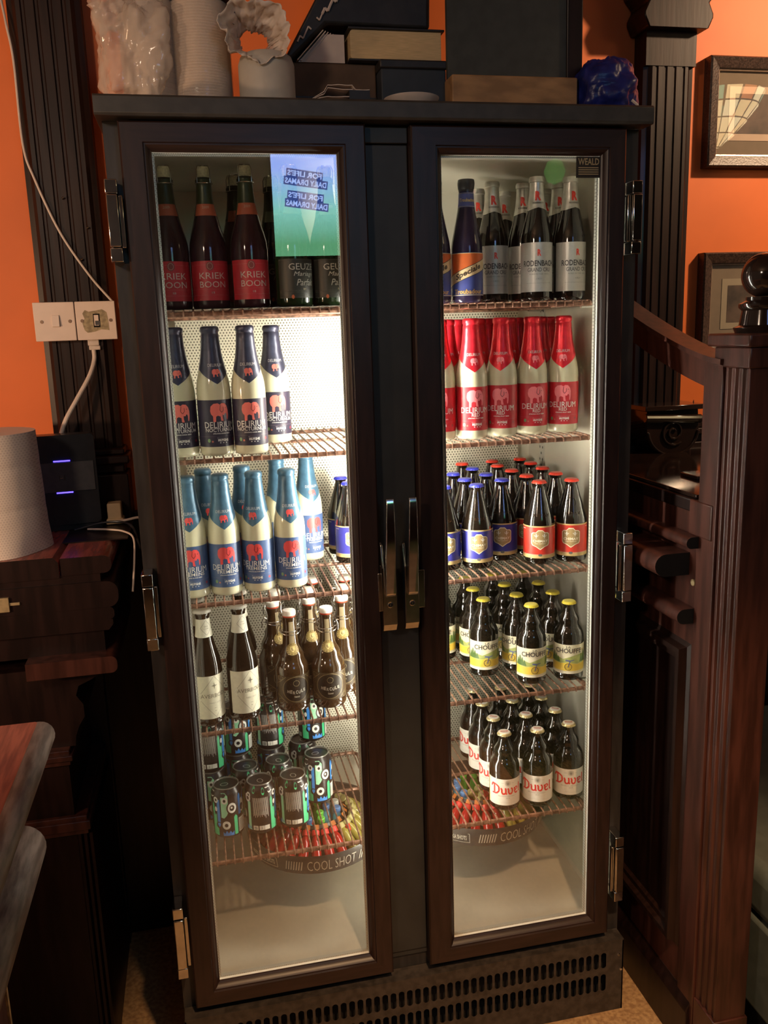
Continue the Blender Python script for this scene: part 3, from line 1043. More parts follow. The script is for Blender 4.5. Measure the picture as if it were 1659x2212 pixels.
def make_chouffe(root):
    H, R = .187, .0345
    prof = sc(P_ste, H, R)
    lathe_obj('body', prof, G_brown, root)
    crown(root, .955 * H - .0015, .0148, mat('yellow_cap', (0.72, 0.58, 0.05), 0.3, var=0.05, scale=60), mat('yellow_cap_top', (0.75, 0.65, 0.15), 0.35, var=0.05, scale=60))
    S = R * 1.45
    bg = Print().rect(-S, S, .0165, .0865, (0.86, 0.80, 0.58))
    ar = Print()
    ar.poly([(-S, .0235), (-S, .044), (-.02, .041), (0, .044), (.02, .040), (S, .042), (S, .0235)], (0.85, 0.60, 0.08), 1)
    ar.poly([(-S, .050), (-.030, .058), (-.012, .052), (.010, .060), (.030, .064), (S, .058), (S, .0425), (.02, .0405), (0, .0445), (-.02, .0415), (-S, .0445)], (0.42, 0.47, 0.15), 2)
    for (x, h) in ((-.042, .018), (-.036, .024), (-.030, .019), (-.024, .013), (.032, .020), (.039, .028), (.046, .024)):
        ar.poly([(x - .005, .044), (x + .005, .044), (x + .001, .044 + h), (x - .001, .044 + h)], (0.10, 0.18, 0.05), 3)
    ar.poly([(.004, .066), (.022, .072), (S, .070), (S, .0745), (.012, .0745)], (0.80, 0.62, 0.38), 2)
    ar.ring(.0, .0335, .0085, .0085, .0012, (0.08, 0.06, 0.05), 4)
    for t in range(4):
        a = t * pi / 4
        ar.line([(.0075 * cos(a), .0335 + .0075 * sin(a)), (-.0075 * cos(a), .0335 - .0075 * sin(a))], .0005, (0.15, 0.12, 0.1), 4)
    ar.line([(0, .0335), (.004, .048), (.013, .050)], .0018, (0.10, 0.12, 0.35), 4)
    ar.line([(.004, .048), (-.006, .0495)], .0030, (0.10, 0.12, 0.35), 4)
    ar.text('LA', .000, .0815, .0105, .0052, (0.07, 0.06, 0.05), 3)
    ar.text('CHOUFFE', .000, .0722, .062, .0115, (0.07, 0.06, 0.05), 3, bold=0.02)
    ar.rect(-S, S, .0165, .0205, (0.84, 0.80, 0.66), 1).rect(-S, S, .0215, .0220, (0.5, 0.42, 0.25), 1)
    label_pair(root, prof, R, bg, ar)
    return prof, R


def black_letter(p, x, z, h, c, lay):
    """'Duvel' drawn with a broad pen"""
    def st(pts, w):
        p.line([(x + a * h, z + b * h) for a, b in pts], w * h, c, lay)
    st([(.12, .96), (.30, .86), (.30, .12)], .17)
    st([(-.02, .66), (.10, .98), (.46, .92), (.74, .72), (.76, .30), (.50, .04), (.06, .02)], .15)
    for (ox, kind) in ((.98, 'u'), (1.60, 'v'), (2.22, 'e'), (2.80, 'l')):
        if kind == 'l':
            st([(ox, .96), (ox, .12), (ox + .14, .02)], .15)
            continue
        st([(ox - .06, .60), (ox + .04, .52), (ox + .04, .16), (ox + .20, .02), (ox + .38, .14)], .15)
        if kind == 'u':
            st([(ox + .36, .64), (ox + .40, .52), (ox + .40, .12), (ox + .50, .02)], .15)
        elif kind == 'v':
            st([(ox + .26, .62), (ox + .40, .54), (ox + .40, .20), (ox + .20, .02)], .15)
        else:
            st([(ox + .02, .54), (ox + .22, .66), (ox + .38, .50), (ox + .08, .30)], .12)


def make_duvel(root):
    H, R = .187, .0355
    prof = sc(P_ste, H, R)
    lathe_obj('body', prof, G_brown, root)
    c = crown(root, .955 * H - .0015, .0148, mat('gold_edged_cap', (0.60, 0.50, 0.26), 0.3, metal=0.6, var=0.05, scale=60), mat('white_cap_top', (0.80, 0.77, 0.68), 0.4, var=0.03, scale=60))
    pr = Print()
    pr.text('Duvel', 0, 0.001, .017, .006, (0.45, 0.03, 0.02), 1, bold=0.05).rect(-.006, .006, -.0065, -.0055, (0.2, 0.2, 0.2), 1)
    obj('cap_print', pr.mesh('cap_print', lambda s, t, off: Vector((s, t, .955 * H - .0015 + .0062 + off)), ds=None), c)
    S = R * 1.5
    bg = Print().rect(-S, S, .0135, .0795, (0.80, 0.76, 0.68))
    ar = Print()
    black_letter(ar, -.0400, .0415, .0255, (0.70, 0.035, 0.03), 1)
    ar.ell(0, .0700, .005, .0055, (0.45, 0.42, 0.36), 1, n=14).ring(0, .0700, .0068, .0070, .0007, (0.40, 0.37, 0.3), 1)
    ar.poly([(-.0022, .0715), (.0022, .0715), (.0014, .067), (0, .0655), (-.0014, .067)], (0.25, 0.23, 0.2), 2)
    ar.text('BELGIAN SPECIALITY', 0, .0370, .046, .0026, (0.35, 0.33, 0.3), 1)
    ar.text('ALE', 0, .0322, .010, .0026, (0.35, 0.33, 0.3), 1)
    for dx in (-.012, .012):
        ar.rect(dx - .003, dx + .003, .0695, .0702, (0.4, 0.38, 0.33), 1)
    ar.rect(-.020, .020, .0205, .0210, (0.6, 0.55, 0.45), 1)
    ar.rect(S - .003, S, .0135, .0795, (0.75, 0.52, 0.12), 1)
    ar.rect(-S, -S + .003, .0135, .0795, (0.75, 0.52, 0.12), 1)
    label_pair(root, prof, R, bg, ar)


def make_averbode(root):
    H, R = .254, .0335
    prof = sc(P_avb, H, R)
    lathe_obj('body', prof, G_brown, root)
    crown(root, .97 * H - .0025, .0172, M_ceramic, M_ceramic)
    S = R * 1.35
    bg = Print().rect(-S, S, .0165, .1120, (0.82, 0.79, 0.62))
    ar = Print()
    dk = (0.22, 0.20, 0.15)
    ar.line([(.0, .111), (-.036, .066), (.0, .020), (.036, .066), (.0, .111)], .0006, dk, 1)
    ar.line([(-.036, .066), (-.030, .074)], .0013, (0.9, 0.9, 0.8), 2).line([(-.036, .066), (-.030, .058)], .0013, (0.9, 0.9, 0.8), 2)
    ar.poly([(0, .098), (.0012, .0915), (.007, .090), (.0012, .0885), (0, .082), (-.0012, .0885), (-.007, .090), (-.0012, .0915)], dk, 2)
    ar.text('AVERBODE', 0, .0680, .060, .0085, dk, 2)
    ar.text('ABBEY BEER', 0, .0520, .026, .0030, (0.5, 0.46, 0.36), 2)
    ar.rect(-.003, .003, .0400, .0406, dk, 1).rect(-.001, .001, .0330, .0345, dk, 1)
    label_pair(root, prof, R, bg, ar)
    rr = .0160
    wrp = lambda s, t, off: Vector(((interp(prof, t) + off) * sin(s / rr), -(interp(prof, t) + off) * cos(s / rr), t))
    nl = obj('neck_label', Print().rect(-.045, .045, .192, .231, (0.84, 0.82, 0.68)).mesh('neck_label', wrp, ds=.004, dt=.008), root)
    n2 = Print().line([(0, .2285), (-.0125, .2125), (0, .1965), (.0125, .2125), (0, .2285)], .0006, dk, 1).text('ANNO', 0, .2155, .009, .0026, dk, 1).text('1134', 0, .2105, .010, .0030, dk, 1)
    obj('lettering', n2.mesh('lettering', wrp, ds=.004, dt=.008), nl)


def make_hercule(root):
    H, R = .222, .0375
    prof = sc(P_her, H, R)
    lathe_obj('body', prof, G_amber, root)
    MB().lathe([(.932 * H, .0135), (.945 * H, .0135)], M_rubber, 20).build('rubber_ring', root)
    MB().lathe([(.945 * H, .0128), (.950 * H, .0148), (.985 * H, .0150), (.998 * H, .0135), (1.004 * H, .006)], M_ceramic, 22).build('ceramic_stopper', root)
    wr = MB()
    for s in (-1, 1):
        wr.tube([(s * .0155, 0, .965 * H), (s * .0215, 0, .975 * H), (s * .0235, -.001, .945 * H), (s * .0195, -.004, .885 * H), (s * .0220, -.006, .835 * H), (s * .0235, .0, .800 * H), (s * .0175, 0, .795 * H)], .0011, M_bail, 6)
        wr.tube([(s * .0175, 0, .83 * H), (s * .0225, .004, .85 * H), (s * .0265, .008, .80 * H), (s * .026, .009, .74 * H)], .0010, M_bail, 6)
    wr.tube([(.0172 * cos(t), .0172 * sin(t), .795 * H) for t in [2 * pi * i / 18 for i in range(18)]], .0010, M_bail, 6, closed=True)
    wr.tube([(.0235 * cos(t), -.0235 * abs(sin(t)), (.80 - .03 * sin(t)) * H) for t in [pi * i / 12 for i in range(13)]], .0009, M_bail, 6)
    wr.build('wire_bail', root)
    gold = (0.42, 0.34, 0.17)
    S = R * 1.25
    bg = Print().rect(-S, S, .020, .083, (0.055, 0.035, 0.015))
    ar = Print()
    ar.ring(0, .0520, .0310, .0290, .0007, gold, 1, n=28).ell(0, .0520, .0285, .0265, (0.018, 0.012, 0.007), 1, n=26)
    for (sx, sz) in ((-1, 1), (1, 1), (-1, -1), (1, -1)):
        ar.ring(sx * .036, .052 + sz * .026, .007, .005, .0005, gold, 2, n=12)
        ar.line([(sx * .046, .052 + sz * .012), (sx * .032, .052 + sz * .021), (sx * .022, .052 + sz * .0295)], .0006, gold, 2)
    s_ = 'HERCULE'
    for i, ch in enumerate(s_):
        t = (i - 3) / 3.0
        ar.text(ch, t * .0180, .0450 + .0035 * t * t + (.0008 if i % 2 else -.0004), .0046, .0068 + (.001 if i % 2 else 0), (0.50, 0.46, 0.36), 2, bold=0.03, rot=.18 * t)
    ar.text('Stout', 0, .0355, .012, .0042, (0.45, 0.40, 0.30), 2, bold=0.02)
    ar.ring(0, .0660, .0068, .0068, .0006, gold, 2, n=16)
    label_pair(root, prof, R, bg, ar)
    rr = .0175
    wrp = lambda s, t, off: Vector(((interp(prof, t) + off) * sin(s / rr), -(interp(prof, t) + off) * cos(s / rr), t))
    band = Print().rect(-.0062, .0062, .143, .198, (0.30, 0.24, 0.14))
    band.ell(0, .1385, .0125, .0125, (0.30, 0.22, 0.07), 1, n=24)
    nl = obj('neck_label', band.mesh('neck_label', wrp, ds=.004, dt=.008), root)
    n2 = Print()
    for i in range(14):
        a = 2 * pi * i / 14
        n2.ell(.0105 * cos(a), .1385 + .0105 * sin(a), .0011, .0011, (0.08, 0.05, 0.02), 2, n=6)
    n2.poly([(-.0048, .1440), (.0048, .1440), (.0048, .1370), (0, .1315), (-.0048, .1370)], (0.62, 0.50, 0.22), 2)
    n2.text('L', 0, .1385, .0042, .0062, (0.10, 0.06, 0.02), 3, bold=0.03)
    obj('lettering', n2.mesh('lettering', wrp, ds=.004, dt=.008), nl)


def make_can(root):
    H, R = .122, .0345
    prof = sc(P_can, H, R)
    lathe_obj('body', prof[:-2], M_can, root, n=32)
    mb = MB().lathe([(.968 * H, .0272), (.985 * H, .0290), (1.0 * H, .0290), (1.0 * H, .0272), (.955 * H, .0262), (.950 * H, .0245), (.957 * H, .0235), (.957 * H, .001)], M_lid, 32, caps=False)
    lid = mb.build('lid', root, ang=0.6)
    mb = MB()
    mb.tube([(.006 * cos(t), -.004 + .0085 * sin(t), .966 * H) for t in [2 * pi * i / 14 for i in range(14)]], .0013, M_tab, 6, closed=True)
    mb.box(-.0045, .0045, -.001, .0045, .9585 * H, .9645 * H, M_tab)
    mb.tube([(.013 * cos(t), -.004 + .016 * sin(t), .959 * H) for t in [2 * pi * i / 18 for i in range(18)]], .0006, M_tab, 4, closed=True)
    mb.build('pull_tab', lid)
    gr, bl, cr, bk, w = (0.06, 0.56, 0.25), (0.04, 0.26, 0.72), (0.72, 0.70, 0.62), (0.012, 0.012, 0.013), (0.78, 0.77, 0.70)
    gr2 = (0.34, 0.74, 0.46)
    P_ = Print()
    c0 = 2 * pi * R
    # information panel of close vertical lines with three small boxes
    P_.rect(-.033, .007, .026, .088, bk, 0)
    for i in range(17):
        h_ = .034 + .010 * random.random()
        P_.rect(-.030 + i * .0021, -.030 + i * .0021 + .0007, .088 - h_ - .006, .087, cr, 1)
    for i, a in enumerate((-.032, -.018, -.006)):
        P_.rect(a, a + .0115, .0125, .0225, cr, 1)
    P_.text('2', -.0125, .0175, .003, .005, bk, 2)
    for i in range(3):
        P_.rect(-.030, -.0225, .0140 + i * .0026, .0152 + i * .0026, bk, 2)
    # drips, eyes, crowns
    P_.poly([(.010, .010), (.010, .078), (.013, .086), (.016, .078), (.016, .060), (.019, .056), (.022, .060), (.022, .030), (.026, .026), (.026, .010)], gr, 1)
    P_.ell(.021, .070, .0035, .0055, w, 2, n=12)
    P_.poly([(.024, .034), (.024, .092), (.031, .092), (.031, .034), (.0275, .029)], bl, 1)
    P_.ring(.0275, .034, .0075, .0075, .002, bk, 2)
    P_.ell(.022, .091, .006, .007, w, 3, n=14).ell(.0225, .091, .0025, .0032, bk, 4, n=10)
    P_.poly([(.034, .052), (.034, .106), (.044, .106), (.050, .100), (.050, .064), (.046, .056), (.040, .050)], gr2, 1)
    P_.ell(.0585, .072, .0125, .0150, bk, 2, n=20).ell(.0585, .072, .0095, .0115, w, 3, n=20).ell(.0585, .072, .0055, .0065, bk, 4, n=14).ell(.0575, .073, .0022, .0026, w, 5, n=10)
    P_.ell(.044, .034, .0125, .0130, bk, 2, n=18).ell(.044, .034, .0090, .0095, w, 3, n=18).ell(.044, .034, .0040, .0042, bk, 4, n=12)
    P_.poly([(.036, .010), (.036, .019), (.040, .015), (.044, .022), (.048, .015), (.052, .021), (.056, .015), (.060, .020), (.060, .010)], bl, 3)
    P_.poly([(.062, .010), (.062, .050), (.066, .055), (.070, .050), (.070, .010)], gr, 1)
    P_.rect(.073, .098, .012, .044, w, 1)
    for i in range(7):
        P_.rect(.075, .096 - .004 * (i % 3), .016 + i * .0036, .0172 + i * .0036, (0.35, 0.35, 0.33), 2)
    P_.ell(.086, .070, .0100, .0160, cr, 1, n=18).ell(.0845, .066, .0055, .0080, bk, 2, n=14)
    P_.poly([(.074, .052), (.074, .094), (.078, .100), (.081, .094), (.081, .052)], bl, 2)
    P_.ring(.098, .088, .011, .012, .0028, bl, 3).ell(.098, .088, .0070, .0080, bk, 2, n=14)
    P_.poly([(.101, .010), (.101, .060), (.106, .070), (.110, .060), (.113, .050), (.113, .010)], gr2, 1)
    P_.poly([(.116, .030), (.116, .104), (.126, .104), (.126, .044), (.121, .034)], bl, 1)
    P_.ell(.128, .062, .0095, .0095, w, 3, n=16).ell(.128, .062, .0040, .0040, bk, 4, n=10)
    P_.poly([(.131, .080), (.131, .104), (.150, .104), (.160, .098), (.150, .090)], gr, 1)
    P_.poly([(.136, .012), (.136, .050), (.142, .056), (.148, .048), (.148, .012)], gr2, 1)
    P_.ell(.160, .045, .0080, .0140, bk, 2, n=16).ell(.160, .045, .0055, .0105, w, 3, n=16)
    P_.ell(.172, .085, .0085, .0095, w, 2, n=16).ell(.173, .084, .0038, .0042, bk, 3, n=10)
    P_.poly([(.165, .012), (.165, .022), (.169, .018), (.173, .025), (.178, .018), (.182, .012)], bl, 1)
    P_.poly([(-.045, .012), (-.045, .075), (-.041, .082), (-.037, .075), (-.037, .012)], gr2, 1)
    P_.ell(-.041, .092, .0055, .0065, w, 2, n=12).ell(-.041, .092, .0025, .003, bk, 3, n=8)
    P_.ell(.0425, .090, .0070, .0075, w, 3, n=14).ell(.0425, .090, .0030, .0035, bk, 4, n=8)
    P_.poly([(.088, .047), (.088, .053), (.100, .053), (.100, .100), (.104, .104), (.108, .100), (.108, .047)], gr, 1)
    P_.ring(.092, .062, .006, .006, .002, w, 3)
    for (a, b) in ((-.028, .104), (-.006, .100)):
        P_.ell(a, b, .0035, .0075, gr, 1, n=12)
    P_.poly([(.0, .107), (.012, .107), (.016, .098), (.008, .094)], w, 1)
    wrp = lambda s, t, off: Vector(((interp(prof, t * 1.07) + off) * sin(s / R), -(interp(prof, t * 1.07) + off) * cos(s / R), t * 1.07))
    obj('printed_sleeve', P_.mesh('printed_sleeve', wrp, ds=.006, dt=.012), root)


def make_mini(root, lc, cc):
    mb = MB().lathe([(0, .0105), (.002, .012), (.040, .012), (.050, .0095), (.056, .0065), (.060, .0065)], mat('shot_liquid', lc, 0.08, var=0.05, scale=40), 14)
    mb.build('body', root)
    MB().lathe([(.057, .0090), (.058, .0095), (.068, .0095), (.070, .0080)], mat('shot_cap', cc, 0.4, var=0.03, scale=40), 14).build('cap', root)


KINDS = {
    'kriek': (lambda r: make_kriek(r), 'beer_bottle'),
    'geuze': (lambda r: make_kriek(r, True), 'beer_bottle'),
    'noct': (lambda r: make_delirium(r, F_navy, (0.030, 0.026, 0.050), (0.78, 0.17, 0.14), 'NOCTURNUM', 'STRONG DARK BEER'), 'beer_bottle'),
    'trem': (lambda r: make_delirium(r, F_teal, (0.060, 0.105, 0.235), (0.74, 0.08, 0.08), 'TREMENS', 'STRONG BLOND BEER'), 'beer_bottle'),
    'red': (lambda r: make_delirium(r, F_red, (0.48, 0.018, 0.030), (0.85, 0.22, 0.25), 'RED', 'STRONG FRUIT BEER'), 'beer_bottle'),
    'trou': (make_troubadour, 'beer_bottle'),
    'rod': (make_rodenbach, 'beer_bottle'),
    'chr': (lambda r: make_chimay(r, (0.55, 0.035, 0.020), (0.70, 0.04, 0.02)), 'beer_bottle'),
    'chb': (lambda r: make_chimay(r, (0.035, 0.035, 0.24), (0.05, 0.06, 0.60)), 'beer_bottle'),
    'chouffe': (make_chouffe, 'beer_bottle'),
    'duvel': (make_duvel, 'beer_bottle'),
    'avb': (make_averbode, 'beer_bottle'),
    'her': (make_hercule, 'swing_top_bottle'),
    'can': (make_can, 'beer_can'),
}


def put(kind, x, y, z, rz, label, group, cat='bottle'):
    fn, nm = KINDS[kind]
    if kind not in PROTO:
        r = thing(nm, label, cat, (x, y, z), rz, group)
        fn(r)
        PROTO[kind] = r
    else:
        r = copy_tree(PROTO[kind])
        r.location = (x, y, z)
        r.rotation_euler = (0, 0, rz)
        r['label'], r['group'], r['category'] = label, group, cat
    return r


def rows(kind, z, desc, group, items, cat='bottle'):
    for (x, y, rz, where) in items:
        put(kind, x, y, z, rz, desc + ' ' + where, group, cat)


S1, S2, S3, S4, S5 = SH
vs, fs = [], []
nx, ny = 60, 14
for j in range(ny + 1):
    for i in range(nx + 1):
        x, y = 0.036 + 0.415 * i / nx, 0.074 + 0.41 * j / ny
        vs.append((x, y, 0.0015 + 0.0012 * noise.noise(Vector((x * 70, y * 70, 0)))))
for j in range(ny):
    for i in range(nx):
        a = j * (nx + 1) + i
        fs.append((a, a + 1, a + nx + 2, a + nx + 1))
o = MB().add(vs, fs, mat('black_plastic_liner', (0.01, 0.01, 0.01), 0.12, var=0.1, scale=50)).build('shelf_liner', loc=(0, 0, S1))
sm = o.modifiers.new('s', 'SOLIDIFY')
sm.thickness = 0.001
tag(o, 'crinkled black plastic liner lying on the top left shelf', 'liner')
rows('kriek', S1 + .0025, 'corked bottle with red label', 'corked red-label bottles, top left shelf', [
    (.068, .165, 0.0, 'at the far left of the top shelf'), (.142, .165, 0.0, 'second from left on the top shelf'), (.221, .150, 0.0, 'third from left on the top shelf'),
    (.205, .262, .2, 'in back row behind the third one')])
rows('geuze', S1 + .0025, 'green corked bottle with white GEUZE lettering', 'green corked bottles, top left shelf', [
    (.306, .145, .30, 'left of the front pair, top shelf'), (.380, .160, .22, 'beside the centre post, top shelf'), (.282, .275, 0.2, 'in the back row, top shelf')])
rows('noct', S2, 'cream bottle with black label and navy foil', 'cream bottles with black elephant labels', [
    (.063, .118, 0.05, 'at the far left'), (.1315, .108, .24, 'second from left'), (.199, .100, .02, 'third from left'), (.264, .262, .12, 'standing alone farther back on the right')])
rows('trem', S3, 'cream bottle with blue label and steel-blue foil', 'cream bottles with blue elephant labels', [
    (.0635, .130, 0.0, 'front row, far left'), (.1312, .131, .06, 'front row, second from left'), (.200, .137, -.30, 'front row, third from left'), (.2685, .142, .02, 'front row, right end'),
    (.098, .215, .3, 'second row, between the two left bottles'), (.180, .225, .1, 'second row, behind the third bottle'), (.262, .300, .5, 'back row, left of two'), (.335, .350, .30, 'back row, right end near open wires')])
rows('chb', S3, 'blue-capped brown bottle with blue shield label', 'blue-capped bottles on the middle shelf', [
    (.425, .300, .1, 'left door, front one by the centre post'), (.420, .380, .1, 'left door, behind the other blue one')])
rows('avb', S4, 'tall brown bottle with cream label and white cap', 'cream-label bottles, fourth left shelf', [
    (.075, .125, .42, 'in front at far left'), (.150, .133, .45, 'in front, second from left'), (.062, .206, .4, 'behind the leftmost one'), (.155, .232, .4, 'behind the second one')])
rows('her', S4, 'amber swing-top bottle with oval dark label', 'swing-top bottles, fourth left shelf', [
    (.258, .150, .12, 'front left of the group'), (.338, .146, -.06, 'front right of the group'), (.229, .223, .6, 'second row, left'), (.310, .220, .1, 'second row, middle'), (.385, .218, -.2, 'second row, by the centre post'),
    (.240, .305, .2, 'third row, left'), (.318, .300, .1, 'third row, middle'), (.400, .298, 0, 'third row, right'), (.340, .382, 0, 'back row, left'), (.418, .378, 0, 'back row, right')])
H_can = .122
rows('can', S5, 'black can with cartoon eyes and green drips', 'patterned black cans on the lowest left shelf', [
    (.097, .180, -1.42, 'bottom layer, front left'), (.172, .178, .30, 'bottom layer, front middle'), (.248, .182, .25, 'bottom layer, front right'), (.316, .270, -1.25, 'bottom layer, right, under another can'),
    (.222, .262, .4, 'bottom layer, second row middle'), (.144, .252, 1.0, 'bottom layer, second row left'), (.290, .350, .5, 'bottom layer, third row right'), (.066, .262, -1.3, 'bottom layer, far left under a can'),
    (.130, .330, 2.0, 'bottom layer, third row left'), (.212, .340, 2.4, 'bottom layer, third row middle')], 'can')
rows('can', S5 + H_can, 'black can with cartoon eyes and green drips', 'patterned black cans on the lowest left shelf', [
    (.066, .262, .28, 'stacked on top at far left'), (.132, .328, -1.25, 'stacked on top, second from left'), (.212, .340, .28, 'stacked on top, third from left'), (.318, .352, -1.15, 'stacked on top at the right end')], 'can')
# right door
rows('trou', S1, 'blue-necked bottle with orange banner label', 'orange banner label bottles', [
    (.598, .140, -.25, 'half hidden by the centre post'), (.668, .142, -.22, 'second from the centre post')])
rows('rod', S1, 'brown bottle with silver label and silver neck foil', 'silver-label bottles on the top right shelf', [
    (.829, .160, -.20, 'front row, middle'), (.905, .160, .12, 'front row, by the right wall'), (.752, .222, -.10, 'second row, left'), (.830, .240, -.35, 'second row, behind the middle one'), (.912, .240, -.1, 'second row, right'),
    (.752, .320, -.2, 'third row, left'), (.826, .352, -.2, 'back row, middle'), (.836, .440, -.2, 'back row, deepest'), (.915, .322, -.2, 'third row, right')])
rows('red', S2, 'cream bottle with red label and red foil', 'cream bottles with red elephant labels', [
    (.671, .128, -.10, 'front row, third from right wall but one'), (.742, .140, -.42, 'front row, third from the right'), (.815, .148, -.10, 'front row, second from the right'), (.888, .150, -.42, 'front row, by the right wall'),
    (.602, .135, -.3, 'front row, hidden by the centre post'), (.640, .205, -.3, 'second row, nearest the centre post'), (.715, .215, -.3, 'second row, second from the post'), (.790, .225, -.3, 'second row, third from the post'), (.865, .228, -.3, 'second row, right'),
    (.690, .300, -.3, 'third row, left'), (.765, .300, -.3, 'third row, middle'), (.840, .305, -.3, 'third row, right'), (.915, .300, -.3, 'third row, by the wall')])
rows('chb', S3, 'blue-capped brown bottle with blue shield label', 'blue-capped bottles on the middle shelf', [
    (.690, .160, -.20, 'right door, front row, right one'), (.616, .165, -.15, 'right door, front row, beside the centre post'), (.765, .205, -.30, 'right door, just left of the red labels'), (.688, .240, -.2, 'right door, second row, left'), (.612, .245, -.2, 'right door, second row, by the post'),
    (.757, .290, -.2, 'right door, third row, right'), (.686, .325, -.2, 'right door, third row, left'), (.753, .384, -.2, 'right door, fourth row, right'), (.620, .400, -.2, 'right door, fourth row, by the post')])
rows('chr', S3, 'red-capped brown bottle with red shield label', 'red-capped bottles on the middle right shelf', [
    (.834, .150, -.30, 'front row, left'), (.910, .146, -.42, 'front row, by the right wall'), (.837, .235, -.3, 'second row, left'), (.912, .240, -.3, 'second row, right'), (.832, .320, -.3, 'third row, middle'), (.914, .325, -.3, 'third row, right'),
    (.826, .405, -.3, 'fourth row, middle'), (.916, .408, -.3, 'fourth row, right'), (.838, .480, -.3, 'back row, middle'), (.916, .484, -.3, 'back row, right corner'), (.752, .468, -.3, 'back row, left')])
rows('chouffe', S4, 'yellow-capped brown bottle with landscape label', 'yellow-capped bottles, fourth right shelf', [
    (.722, .215, -.08, 'second row, left, standing apart'), (.812, .140, -.12, 'front row, left'), (.903, .136, -.42, 'front row, by the right wall'), (.724, .300, -.5, 'third row, left'), (.808, .224, -.7, 'second row, middle'), (.897, .216, -.7, 'second row, right'),
    (.810, .312, -.5, 'third row, middle'), (.895, .300, -.5, 'third row, right'), (.732, .392, -.5, 'fourth row, left'), (.811, .405, -.5, 'fourth row, middle'), (.892, .396, -.5, 'fourth row, right'), (.655, .340, -.5, 'third row, nearest the centre post'), (.655, .425, -.5, 'fourth row, nearest the centre post')])
rows('duvel', S5, 'white-capped brown bottle with red blackletter label', 'white-capped bottles on the lowest right shelf', [
    (.742, .130, -.12, 'front row, left'), (.822, .124, -.36, 'front row, middle'), (.905, .134, -.22, 'front row, by the right wall'), (.744, .212, -.6, 'second row, left'), (.826, .208, -.6, 'second row, middle'), (.904, .212, -.6, 'second row, right'),
    (.745, .300, -.5, 'third row, left'), (.824, .296, -.6, 'third row, middle'), (.901, .292, -.6, 'third row, right'), (.748, .385, -.6, 'fourth row, left'), (.824, .380, -.6, 'fourth row, middle'), (.904, .376, -.6, 'fourth row, right')])

# ------------------------------------------------------------------ trays of shot bottles
M_tray = mat('grey_black_tray', (0.055, 0.052, 0.047), 0.4, var=0.1, scale=60)
M_clearp = film_mat('clear_film', (0.8, 0.8, 0.75), 0.12)
TZ = 0.412
CAPC = {'red': ((0.30, 0.010, 0.010), (0.58, 0.03, 0.025)), 'green': ((0.06, 0.30, 0.04), (0.15, 0.62, 0.08)), 'blue': ((0.10, 0.40, 0.55), (0.08, 0.22, 0.50)),
        'amber': ((0.30, 0.26, 0.05), (0.40, 0.36, 0.14)), 'clear': ((0.55, 0.60, 0.52), (0.55, 0.56, 0.50))}
MINI = {}


